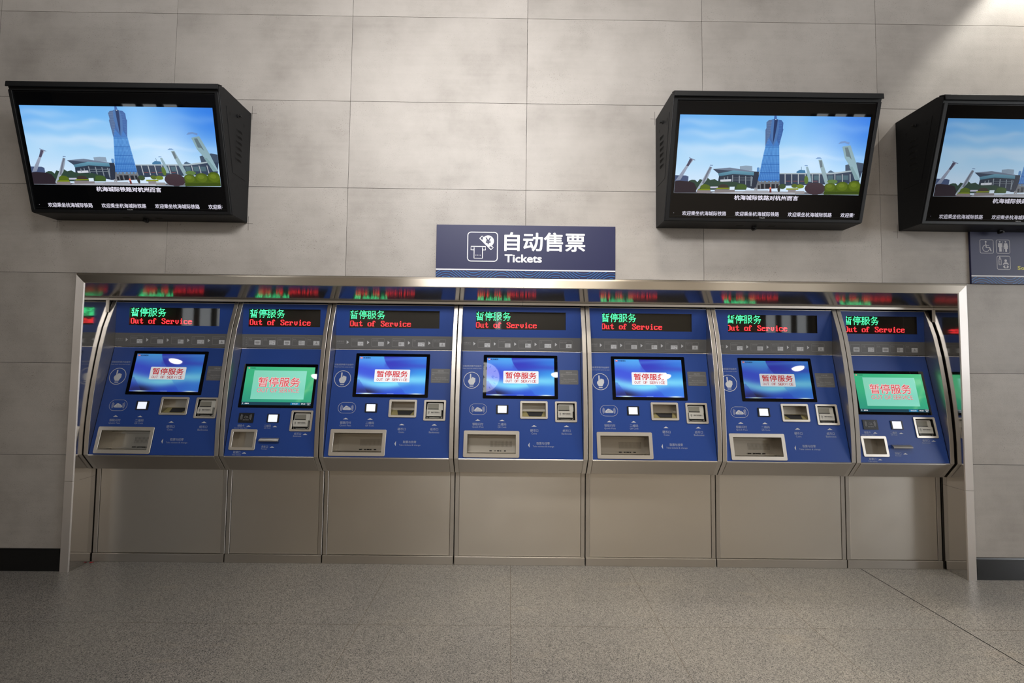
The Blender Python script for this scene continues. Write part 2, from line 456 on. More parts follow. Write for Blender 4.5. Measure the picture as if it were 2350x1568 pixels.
for nm, x0, x1 in (('baseboard_left', -11.4, NX0-0.001), ('baseboard_right', NX1+0.001, 10.9)):
    mb = MB(); mb.prism_x([(0, 0), (-0.010, 0), (-0.010, 0.132), (-0.006, 0.139), (0, 0.139)], x0, x1, 'baseboard_black')
    structure(mb.build(nm, origin=((x0+x1)/2, 0, 0)))
def build_floor():
    mb = MB(lambda x, z, d: (x, z, d))
    mb.box(-11.5, 11.0, -9.6, 0.5, -0.06, 0.0, 'grey_granite')
    for k in range(-1, 14):
        x = 0.02+0.795*k
        w = 0.0032 if k == 3 else 0.0009
        mb.rect(x-w, x+w, -9.5, 0.13, 0.0004, 'dark_gap' if k == 3 else 'joint_brown')
    for k in range(0, 11):
        y = -0.537-0.795*k
        mb.rect(-11.4, 10.9, y-0.0007, y+0.0007, 0.0004, 'joint_brown')
    return structure(mb.build('floor'))
build_floor()
def room_box(name, *a, m='hall_white'):
    mb = MB(); mb.box(*a, m); return structure(mb.build(name))
room_box('ceiling', -11.5, 11.0, -9.6, 0.05, CEIL, CEIL+0.05, m='hall_dark')
room_box('wall_left', -11.55, -11.5, -9.6, 0.0, 0.0, CEIL, m='hall_dark')
def glazed_wall(name, wname, wins, horiz, level, m):
    """wall with tall glazed openings; wins are (a0, a1, z0, z1)"""
    mb = MB((lambda x, z, d: (x, level, z)) if horiz else (lambda x, z, d: (level, x, z)))
    a = (-11.5, 11.0) if horiz else (-9.6, 0.0)
    mb.holed(a[0], a[1], 0.0, CEIL, wins, 0, m); structure(mb.build(name))
    for i, w in enumerate(wins):
        pb = MB((lambda x, z, d: (x, level-0.05+d, z)) if horiz else (lambda x, z, d: (level+0.05-d, x, z)))
        pb.rect(w[0]-0.02, w[1]+0.02, w[2]-0.02, w[3]+0.02, 0, 'window_glow')
        n = max(1, round((w[1]-w[0])/0.45))
        for j in range(n+1):
            xx = w[0]+(w[1]-w[0])*j/n; pb.block(xx-0.08, xx+0.08, w[2], w[3], 0.01, 0.06, 'hall_dark')
        structure(pb.build('%s_%d' % (wname, i+1)))
glazed_wall('wall_front', 'window', [(-9.9, -8.35, 2.0, 3.5), (-0.52, -0.2, 1.8, 2.9), (7.6, 9.0, 2.0, 3.5)], True, -9.6, 'hall_grey')
glazed_wall('wall_right', 'window_side', [(-6.1, -1.7, 0.7, 3.9)], False, 11.0, 'hall_grey')
# round ceiling lamps further out in the hall, seen as reflections in the tilted screens
for x, y in ((-8.69, -7.4), (-5.43, -8.4), (-2.1, -8.9), (1.28, -8.05), (4.30, -8.1), (7.54, -7.4)):
    r = thing('ceiling_lamp', 'round white ceiling lamp of the hall row behind the camera', 'lamp', (x, y, CEIL), 'hall ceiling lamps')
    mb = MB(); mb.lathe((0, 0, 0), (0, 0, -1), [(0, 0.06), (0.02, 0.06), (0.03, 0.012), (0.30, 0.012), (0.31, 0.13), (0.41, 0.155), (0.41, 0.145)], 'hall_white', 24); mb.build('lamp_housing', r, smooth=False)
    mb = MB(); mb.lathe((0, 0, -0.405), (0, 0, -1), [(0, 0.14), (0.03, 0.135), (0.06, 0.10), (0.07, 0.05)], 'lamp_glow', 24); mb.build('lamp_lens', r)
def build_clock():
    r = thing('station_clock', 'round hanging station clock with a white lit dial behind the camera', 'clock', (-0.58, -5.95, 3.62))
    mb = MB(); mb.lathe((0, -0.10, 0), (0, 1, 0), [(0, 0.36), (0.10, 0.375), (0.115, 0.365), (0.102, 0.352)], 'clock_case', 48); mb.build('clock_case', r)
    mb = MB(lambda x, z, d: (-x, d, z)); mb.disc(0, 0, 0.35, 0.35, 0.004, 'clock_face', 48)
    for k in range(12):
        a = math.radians(30*k)
        mb.stroke([(0.26*math.sin(a), 0.26*math.cos(a)), (0.31*math.sin(a), 0.31*math.cos(a))], 0.012, 0.006, 'dark_print')
    for k in (6, 12, 3, 9):
        a = math.radians(30*k); cx, cz = 0.21*math.sin(a), 0.21*math.cos(a)
        mb.text(str(k), cx-0.03*len(str(k)), cx+0.03*len(str(k)), cz+0.035, cz-0.035, 0.006, 'dark_print')
    mb.build('clock_dial', r)
    for nm, L, ang in (('hour_hand', 0.16, 85), ('minute_hand', 0.26, 172)):
        mb = MB(lambda x, z, d: (-x, d, z)); a = math.radians(ang)
        mb.stroke([(-0.04*math.sin(a), -0.04*math.cos(a)), (L*math.sin(a), L*math.cos(a))], 0.014, 0.009, 'dark_print'); mb.build(nm, r)
    mb = MB(); mb.lathe((0, -0.05, 0.365), (0, 0, 1), [(0, 0.02), (CEIL-3.62-0.365, 0.02)], 'tv_black', 12); mb.build('hanging_rod', r)
build_clock()

# ================================================================== STEEL SURROUND
def build_surround():
    r = thing('steel_surround', 'brushed stainless steel surround framing the row of ticket machines', 'frame', (0.08, 0.0, 0.0))
    o = (0.08, 0, 0)
    # header with mitred ends
    prof = [(0.03, 1.870), (-0.016, 1.870), (-0.020, 1.874), (-0.020, 1.924), (-0.008, NTOP), (0.03, NTOP)]
    for a, b in ((NX0, 0.0847), (0.0863, NX1)):
        mb = MB(); n = len(prof); v = []
        for side, xx in ((0, a), (1, b)):
            for y, z in prof:
                x = xx
                if side == 0 and xx == NX0: x = NX0+(NTOP-z)
                if side == 1 and xx == NX1: x = NX1-(NTOP-z)
                v.append((x, y, z))
        f = [tuple(range(n)), tuple(range(2*n-1, n-1, -1))] + [(i, i+n, (i+1) % n+n, (i+1) % n) for i in range(n)]
        mb.add(v, f, 'header_steel'); mb.build('header', r, o)
    for s, xo, xi in ((1, NX0, -2.818), (-1, NX1, 2.985)):
        pr = [(xi-s*0.0045, 0.03), (xi-s*0.0045, -0.012), (xi, -0.0125), (xi, -0.017), (xi-s*0.003, -0.020), (xo+s*0.012, -0.020), (xo, -0.008), (xo, 0.03)]
        for z0, z1 in ((0.0, 0.5742), (0.5758, None)):
            mb = MB(); n = len(pr)
            v = [(x, y, z0) for x, y in pr] + [(x, y, z1 if z1 else NTOP-abs(x-xo)) for x, y in pr]
            f = [tuple(range(n)), tuple(range(2*n-1, n-1, -1))] + [(i, i+n, (i+1) % n+n, (i+1) % n) for i in range(n)]
            mb.add(v, f, 'jamb_steel'); mb.build('jamb', r, o)
        for z0, z1 in ((0.0, 0.5735), (0.5745, 1.885)):
            mb = MB(); mb.box(min(xi, xi-s*0.004), max(xi, xi-s*0.004), -0.012, 0.46, z0, z1, 'mirror_steel')
            mb.build('side_panel', r, o)
        mb = MB(); xa = xi+s*0.012
        mb.box(min(xi, xa), max(xi, xa), 0.152, 0.160, 1.695, 1.779, 'frame_steel'); mb.build('corner_trim', r, o)
    mb = MB(); mb.prism_x([(-0.016, 1.870), (0.155, 1.797), (0.155, 1.802), (-0.016, 1.876)], -2.818, 2.985, 'soffit_steel'); mb.build('soffit', r, o)
    for a, b in ((-2.818, 0.0845), (0.0857, 2.985)):
        mb = MB(); mb.box(a, b, 0.150, 0.160, 1.779, 1.797, 'frame_steel'); mb.build('back_trim', r, o, bevel=0.002)
    mb = MB(); mb.box(-2.83, 3.0, 0.46, 0.47, 0.0, 1.93, 'dark_gap'); mb.box(-2.83, 3.0, 0.03, 0.47, 1.92, 1.93, 'dark_gap')
    mb.box(-2.84, -2.83, 0.03, 0.47, 0, 1.93, 'dark_gap'); mb.box(3.0, 3.01, 0.03, 0.47, 0, 1.93, 'dark_gap'); mb.build('lining', r, o)
build_surround()

# ================================================================== TICKET MACHINES
LY, LZ, LK = 0.037, 0.737, 0.2061
LN = Vector((0, -0.9794, 0.2019))
def low(x, z, d): return (x, LY+(z-LZ)*LK+LN.y*d, z+LN.z*d)
def upp(x, z, d): return (x, 0.185-d, z)
CHEEK = [(0.195, 1.800), (0.183, 1.775), (0.155, 1.690), (0.1235, 1.590), (0.0945, 1.450), (0.076, 1.330), (0.061, 1.220), (0.050, 1.120), (0.043, 1.030), (0.037, 0.94), (0.034, 0.860),
         (0.033, 0.735), (0.110, 0.625), (0.40, 0.625), (0.40, 1.800)]
GLY = {'O': '7CC6C6C6C6C6C6C6C67C', 'u': '000000CCCCCCCCCCCC76', 't': '103030FC303030303 61C'.replace(' ', ''), 'o': '0000007CC6C6C6C6C67C', 'f': '386C6460F060606060F0',
       'S': '7CC6C660380C06C6C67C', 'e': '0000007CC6FEC0C0C67C', 'r': '000000DC76666060 60F0'.replace(' ', ''), 'v': '0000006666666666 3C18'.replace(' ', ''),
       'i': '18180038181818 18183C'.replace(' ', ''), 'c': '0000007CC6C0C0C0C67C', ' ': '0'*20}
HAN = [
 '....#...........|....#.......##..|######..####....|..#.....#.......|..#.#...#.......|.####...######..|....#...#..#....|....#...#..#....|######..#..#....|....#..#...#....|..##########....|..#........#....|..##########....|..#........#....|..##########....|..#........#....',
 '...#....#.......|...#.....#......|..#.############|..#.............|.##..########...|.##..#......#...|#.#..########...|#.#.............|..#.############|..#.#..........#|..#..#########..|..#......#......|..#......#......|..#......#......|..#....#.#......|..#.....#.......',
 '................|.####..#######..|.#..#..#.....#..|.#..#..#.....#..|.#..#..#...###..|.####..#........|.#..#..########.|.#..#..##.....#.|.#..#..#.#...#..|.####..#.#...#..|.#..#..#..#.#...|.#..#..#...#....|.#..#..#..#.#...|#...#..#.#...#..|#.#.#..##.....#.|#..#...#........',
 '.....#..........|.....#..........|....#########...|...##......#....|..#..#....#.....|.#....#..#......|.......##.......|.....##..##.....|..###..#...####.|.......#........|..############..|......#.....#...|......#.....#...|.....#......#...|....#....#.#....|..##......#.....']
PITCH = 0.0039
def led_dots(mb, x0, ztop, rows, m, d):
    for r, row in enumerate(rows):
        for c, ch in enumerate(row):
            if ch == '#':
                x, z = x0+c*PITCH, ztop-r*PITCH
                mb.rect(x, x+PITCH*0.84, z-PITCH*0.84, z, d, m)
def english_rows():
    rows = ['']*10
    for ch in 'Out of Service':
        h = GLY[ch]
        for r in range(10):
            b = int(h[2*r:2*r+2], 16); rows[r] += ''.join('#' if b >> (7-i) & 1 else '.' for i in range(8))
    return rows
def gauss(x, s): return math.exp(-(x/s)**2)
def mixc(a, b, t):
    t = max(0.0, min(1.0, t)); return tuple(a[i]+(b[i]-a[i])*t for i in range(3))
def sm(a, b, x):
    t = max(0.0, min(1.0, (x-a)/(b-a))); return t*t*(3-2*t)
def L3(c): return (lin(max(0, min(255, c[0]))), lin(max(0, min(255, c[1]))), lin(max(0, min(255, c[2]))), 1.0)
def blue_wall(u, v):
    if v > 0.978:
        return L3(mixc((64, 96, 235), (225, 250, 255), gauss(u-0.15, 0.09)+gauss(u-0.88, 0.09)))
    left = mixc((84, 172, 244), (70, 92, 222), sm(0.0, 0.45, v)+0.25*(1-sm(0, .3, u)))
    right = mixc((58, 66, 190), (62, 150, 236), sm(0.45, 1.0, u)*0.7+sm(0.15, 0.5, v)*0.35)
    arcx = 0.365+0.19*(v/0.5)**1.6
    c = mixc(left, right, sm(-0.006, 0.006, u-arcx)) if v < 0.5 else mixc(left, right, sm(0.3, 0.7, u))
    c = mixc(c, (66, 62, 188), 0.5*gauss(v-0.2-0.06*u, 0.07)*sm(0.36, 0.42, u))
    c = mixc(c, (96, 160, 245), 0.35*gauss(v-0.12+0.1*u, 0.05))
    low_ = mixc((52, 86, 214), (44, 42, 84), gauss(u-0.12, 0.2)*gauss(v-0.97, 0.14)*1.25)
    low_ = mixc(low_, (70, 150, 240), sm(0.55, 0.95, u)*0.7)
    band = 0.62+0.16*math.sin(min(1, u/0.8)*math.pi*0.9)*(1-0.4*u)-0.04*u
    c = mixc(c, low_, sm(band, band+0.16, v))
    t = gauss(v-band, 0.125)*(0.75+0.3*gauss(u-0.5, 0.3))
    c = mixc(c, (134, 226, 255), t)
    edge = 0.57+0.16*(v-0.66)/0.34
    if v > 0.62 and u > edge: c = mixc(c, (72, 140, 238), 0.38*(1-sm(0, .35, u-edge)))
    e2 = 0.02+0.16*(v-0.6)/0.4
    if v > 0.62 and u < e2: c = mixc(c, (60, 80, 190), 0.4)
    return L3(c)
def green_wall(u, v):
    c = mixc((60, 176, 126), (84, 196, 136), sm(0.2, 1.0, u)*(1-v))
    c = mixc(c, (48, 150, 124), sm(0.3, 1.0, v)*(1-0.5*u))
    c = mixc(c, (118, 200, 140), 0.5*gauss(u-0.97-0.3*(0.45-v), 0.035)*sm(0.2, 0.4, v)+0.3*gauss(u*0.9+v*1.6-1.9, 0.05)*sm(.75, .9, u))
    return L3(c)
def mint_wall(u, v):
    c = mixc((132, 208, 182), (142, 222, 198), u)
    return L3(mixc(c, (120, 206, 186), 0.6*gauss(v-0.72, 0.25)))
RED = rgb(214, 44, 52); WHITE = rgb(244, 247, 250); BLACK = rgb(24, 26, 36)
def logo(mb, x, z, s, d, textcol):
    mb.disc(x, z, 0.0095*s, 0.0065*s, d, 'screen_picture', 20, rgb(205, 40, 52))
    for dx in (-0.0035, 0.0035):
        mb.poly([(x+(dx-0.0022)*s, z-0.003*s), (x+(dx+0.0022)*s, z-0.003*s), (x+(dx+0.0012)*s, z+0.003*s), (x+(dx-0.0012)*s, z+0.003*s)], d+0.0002, 'screen_picture', [WHITE]*4)
    mb.rect(x-0.006*s, x+0.006*s, z-0.0008*s, z+0.0008*s, d+0.0003, 'screen_picture', [WHITE]*4)
    mb.text('杭海城际', x+0.013*s, x+0.064*s, z+0.0055*s, z-0.0055*s, d, 'screen_picture', 0.015, col=textcol)
def tri(mb, cx, z0, z1, w, m='pale_print'): mb.poly([(cx-w/2, z0), (cx+w/2, z0), (cx, z1)], 0.0005, m)
def hand_icon(mb, m):
    mb.stroke(arc(0.1005, 1.250, 0.0555, 0, 360, 40)[:-1], 0.0036, 0.0005, m, closed=True)
    fist = [(0.088, 1.219), (0.113, 1.219), (0.119, 1.231), (0.1255, 1.242), (0.1255, 1.262)] + arc(0.1215, 1.263, 0.0035, 0, 180, 4) + \
           arc(0.1135, 1.266, 0.0038, 0, 180, 4) + arc(0.1050, 1.268, 0.0040, 0, 180, 4) + [(0.0985, 1.262)] + [(0.0965, 1.262)] + \
           arc(0.0915, 1.2895, 0.0045, 0, 180, 6) + [(0.087, 1.258), (0.083, 1.256), (0.078, 1.250), (0.0755, 1.240), (0.081, 1.229)]
    mb.poly(fist, 0.0005, m)
    mb.poly(rrect(0.087, 0.114, 1.207, 1.2125, 0.0025, 3), 0.0005, m)
def tap_icon(mb, cx, cz, w, h, m, ground):
    mb.stroke(rrect(cx-w/2, cx+w/2, cz-h/2, cz+h/2, h/2-0.0005, 8), 0.0016, 0.0005, m, closed=True)
    for k, r in enumerate((0.031, 0.037, 0.043)):
        for s in (0, 180): mb.stroke(arc(cx, cz, r, s-24-k*2, s+24+k*2, 8), 0.0019, 0.0005, m)
    for dx, dz, r in ((-0.016, -0.005, 0.009), (-0.004, 0.001, 0.0125), (0.009, -0.002, 0.010), (0.018, -0.006, 0.008)): mb.disc(cx+dx, cz+dz, r, r, 0.0005+abs(dx)*0.002, m, 20)
    mb.poly(rrect(cx-0.026, cx+0.027, cz-0.0145, cz-0.003, 0.005, 4), 0.0006, m)
    mb.text('Quick', cx-0.011, cx+0.016, cz+0.006, cz-0.004, 0.0008, ground)
    mb.text('Pass', cx-0.015, cx+0.018, cz-0.005, cz-0.0105, 0.0008, ground)
def pic_icon(mb, x0, x1, z0, z1, kind):
    mb.rect(x0, x1, z0, z1, 0.0006, 'pale_print'); w, h = x1-x0, z1-z0
    def rc(a, b, c, e): mb.rect(x0+a*w, x0+b*w, z0+c*h, z0+e*h, 0.0008, 'mid_print')
    if kind == 0: rc(.1, .42, .62, .72); rc(.62, .95, .62, .72); mb.stroke(arc(x0+.58*w, z0+.4*h, h*.16, 0, 330, 10), 0.0016, 0.0008, 'mid_print'); rc(.45, .75, .10, .16)
    elif kind == 1:
        for r in range(4):
            for c in range(4): rc(.08+.2*c, .22+.2*c, .12+.2*r, .26+.2*r)
    elif kind == 2: rc(.08, .5, .66, .86); rc(.08, .5, .36, .56); mb.stroke(arc(x0+.76*w, z0+.5*h, h*.2, 0, 360, 10), 0.0016, 0.0008, 'mid_print'); rc(.15, .5, .08, .14)
    elif kind == 3:
        for a in (.12, .36): mb.stroke(arc(x0+(a+.06)*w, z0+.6*h, h*.17, 30, 300, 8), 0.0016, 0.0008, 'mid_print')
        rc(.64, .92, .62, .80); rc(.62, .76, .15, .35); rc(.1, .4, .06, .11)
    elif kind == 4: rc(.44, .58, .45, .85); rc(.34, .68, .3, .5); rc(.12, .9, .12, .18)
    else: rc(.15, .85, .3, .75); rc(.3, .7, .12, .2)

def banknote_unit(r, o, x0, x1, z0, z1):
    """frame opening (inner edges) x0..x1, z0..z1"""
    w, h = x1-x0, z1-z0; X = lambda t: x0+t*w; Z = lambda t: z0+t*h
    mb = MB(low); mb.ring((x0-0.014, x1+0.015, z0-0.014, z1+0.013), (x0, x1, z0, z1), 0.008, 0.0005, 0.0, 0.005, 'frame_steel')
    root = mb.build('banknote_slot', r, o, bevel=0.001, seg=1)
    mb = MB(low); mb.recess(x0, x1, z0, z1, 0.001, -0.045, 'black_plastic'); mb.build('recess', root, o)
    mb = MB(low)
    top = [(X(.04), Z(.52)), (X(.94), Z(.52)), (X(.94), Z(.88))] + [(X(.90), Z(.955)), (X(.12), Z(.955)), (X(.06), Z(.90))]
    mb.slab(top, -0.03, -0.008, 'grey_plastic')
    mb.block(X(.09), X(.70), Z(.60), Z(.88), -0.008, -0.005, 'grey_recess'); mb.block(X(.09), X(.71), Z(.565), Z(.60), -0.008, -0.0045, 'black_plastic')
    mb.block(X(.05), X(.88), Z(.15), Z(.53), -0.03, 0.004, 'grey_plastic')
    mb.block(X(.05), X(.92), Z(.04), Z(.13), -0.03, -0.006, 'grey_plastic'); mb.rect(X(.07), X(.90), Z(.075), Z(.135), -0.0055, 'dark_gap')
    for t in (.16, .80): mb.lathe(low(X(t), Z(.10), -0.006), LN, [(0, .006), (.004, .006)], 'black_plastic', 10)
    mb.text('请纸币逐张放入', X(.30), X(.80), Z(.41), Z(.335), 0.0045, 'dark_print', 0.02)
    mb.text('INSERT NOTES ONE BY ONE', X(.30), X(.80), Z(.30), Z(.27), 0.0045, 'mid_print')
    for k in (0, 1): mb.stroke([(X(.14), Z(.33+.05*k)), (X(.175), Z(.385+.05*k)), (X(.21), Z(.33+.05*k))], 0.0022, 0.0045, 'dark_print')
    mb.rect(X(.165), X(.185), Z(.26), Z(.34), 0.0045, 'dark_print'); mb.rect(X(.255), X(.258), Z(.27), Z(.42), 0.0045, 'mid_print')
    mb.build('note_validator', root, o)

def tray(r, o, name, i, rim, depth, coin=False, speaker=False):
    x0, x1, z0, z1 = i
    mb = MB(low); mb.ring((x0-rim, x1+rim, z0-rim, z1+rim), i, 0.009, 0.0005, 0.0, 0.006, 'frame_steel')
    root = mb.build(name, r, o, bevel=0.0012, seg=1)
    mb = MB(low); mb.recess(x0, x1, z0, z1, 0.001, -depth, 'tray_steel')
    if coin:
        w = x1-x0; zb = z0+0.040
        A = [(x0, z0, -0.004), (x1, z0, -0.004), (x1, zb, -depth+0.001), (x0, zb, -depth+0.001)]
        mb.add([low(*p) for p in A], [(0, 1, 2, 3)], 'brass_ramp')
        B = [(x0+.30*w, z0+0.003, -0.0065), (x0+.82*w, z0+0.003, -0.0065), (x0+.93*w, zb-0.004, -depth+0.005), (x0+.19*w, zb-0.004, -depth+0.005)]
        mb.add([low(p[0], p[1]+0.0015, p[2]) for p in B], [(0, 1, 2, 3)], 'dark_print')
    if speaker:
        for a in range(18):
            for b in range(6): mb.disc(x0+0.150+a*0.0087, z1-0.040-b*0.0072, 0.0021, 0.0021, -depth+0.0006, 'dark_gap', 6)
        mb.block(x0, x1, z1-0.016, z1-0.004, -depth, -depth+0.018, 'tray_steel')
        mb.block(x0, x1, z0+0.008, z0+0.014, -depth, -depth+0.03, 'tray_steel')
        for a, b in ((.45, .50), (.56, .58), (.61, .66), (.68, .70), (.76, .80)): mb.block(x0+a*(x1-x0), x0+b*(x1-x0), z0+0.014, z0+0.021, -depth, -depth+0.012, 'dark_gap')
    mb.build('recess', root, o)

def led_display(r, o, x0, x1, tx):
    z0, z1 = 1.609, 1.7345
    mb = MB(upp); mb.recess(x0, x1, z0, z1, 0.0, -0.035, 'led_board'); mb.rect(x0, x1, z0, z1, -0.0165, 'led_board')
    root = mb.build('led_display', r, o)
    mb = MB(upp); 
    for k, g in enumerate(HAN): led_dots(mb, tx+16*k*PITCH, 1.7345, g.split('|'), 'led_green', -0.015)
    mb.build('green_lettering', root, o, recalc=False)
    rows = english_rows()
    for a, e in ((0, 3), (4, 6), (7, 14)):
        mb = MB(upp); led_dots(mb, tx+8*a*PITCH, 1.7345-19*PITCH, [r_[8*a:8*e] for r_ in rows], 'led_red', -0.015); mb.build('red_lettering', root, o, recalc=False)
    mb = MB(upp); mb.rect(x0, x1, z0, z1, -0.001, 'tinted_glass'); mb.build('window_pane', root, o, recalc=False)

def shell(r, o, w):
    for x in (0.0, w-0.028):
        mb = MB(); mb.prism_x(CHEEK, x, x+0.028, 'cheek_steel'); mb.build('side_cheek', r, o, bevel=0.0018)
    mb = MB(); mb.box(0.028, w-0.028, 0.24, 0.40, 0.625, 1.795, 'dark_gap'); mb.build('console_back', r, o)
    mb = MB(); a, b = 0.0285, w-0.0285
    mb.prism_x([(0.0375, 0.7362), (0.0345, 0.7325), (0.0338, 0.7285), (0.0365, 0.7235), (0.107, 0.6285), (0.113, 0.6255), (0.22, 0.6255), (0.22, 0.733), (0.06, 0.7362)], a, b, 'brushed_steel')
    mb.build('apron', r, o, bevel=0.0012)
    mb = MB(); mb.box(0, w, 0.146, 0.40, 0.0, 0.6245, 'apron_steel')
    for x in (0.0, w-0.0265): mb.box(x, x+0.0265, 0.136, 0.146, 0.056, 0.6245, 'brushed_steel')
    mb.build('cabinet', r, o, bevel=0.0012, seg=1)
    mb = MB(); mb.box(0.0285, w-0.0285, 0.1385, 0.1455, 0.058, 0.6235, 'door_steel'); mb.build('door_panel', r, o, bevel=0.0012, seg=1)
    mb = MB(); mb.box(0.001, w-0.001, 0.130, 0.1455, 0.0, 0.0545, 'brushed_steel'); mb.build('kick_plate', r, o, bevel=0.002)

def upper_panel(r, o, w, wx0, wx1, wide):
    mb = MB(upp); a, b = 0.0283, w-0.0283
    mb.holed(a, b, 1.554, 1.770, [(wx0, wx1, 1.609, 1.7345)], 0, 'blue_paint')
    mb.rect(a, b, 1.4605, 1.554, 0, 'grey_print')
    mb.block(a, b, 1.770, 1.7725, -0.02, 0.001, 'frame_steel'); mb.block(a, b, 1.459, 1.4607, -0.02, 0.0008, 'grey_print')
    if wide:
        mb.text('购票指引', 0.034, 0.087, 1.517, 1.505, 0.0005, 'mid_print'); mb.text('Ticketing guide', 0.034, 0.087, 1.501, 1.4955, 0.0005, 'mid_print')
        T = [('选择目的站', 'Select destination', .045), ('选择购票数', 'Select quantity', .043), ('选择支付方式', 'Select payment method', .054), ('付款', 'Pay', .017), ('取票与找零', 'Take tickets & change', .046)]
        for k, (zh, en, tw) in enumerate(T):
            bx = 0.137+k*0.1442
            mb.poly([(bx-0.032, 1.4935), (bx-0.0165, 1.506), (bx-0.032, 1.5185)], 0.0005, 'pale_print')
            mb.stroke(rrect(bx, bx+0.0895, 1.4785, 1.534, 0.005, 3), 0.0013, 0.0005, 'mid_print', closed=True)
            mb.text(zh, bx+0.005, bx+0.005+tw, 1.5265, 1.5185, 0.0005, 'mid_print'); mb.text(en, bx+0.005, bx+0.005+tw*.92, 1.5155, 1.5115, 0.0005, 'mid_print')
            pic_icon(mb, bx+(0.046 if k != 3 else 0.038), bx+0.085, 1.4825, 1.510, k)
    else:
        for k, ch in enumerate('功能选择'): mb.text(ch, 0.0535, 0.0625, 1.535-k*.0165, 1.525-k*.0165, 0.0005, 'mid_print')
        v = MB(lambda x, z, d: upp(0.0385+(z-1.5)*1.0, 1.505-(x-0.05), d)); v.text('Select function', 0.02, 0.082, 1.506, 1.5, 0.0005, 'mid_print')
        mb.add(v.v, v.f, 'mid_print')
        for k, (zh, en) in enumerate((('购票', 'Tickets'), ('充值', 'Recharge'), ('查询', 'Inquiry'), ('验卡', 'Card'), ('地图', 'Map'))):
            bx = 0.070+k*0.1036
            mb.stroke(rrect(bx, bx+0.093, 1.4775, 1.5335, 0.005, 3), 0.0013, 0.0005, 'mid_print', closed=True)
            mb.text(zh, bx+0.006, bx+0.028, 1.526, 1.516, 0.0005, 'mid_print'); mb.text(en, bx+0.006, bx+0.032, 1.513, 1.509, 0.0005, 'mid_print')
            pic_icon(mb, bx+0.046, bx+0.089, 1.481, 1.512, (5, 3, 5, 2, 4)[k])
    mb.build('upper_fascia', r, o, recalc=False)

def machine_root(name, label, x0, w):
    return thing(name, label, 'ticket machine', (x0+w/2, 0.16, 0.0), 'ticket machines in the steel surround'), (w/2, 0.16, 0.0)

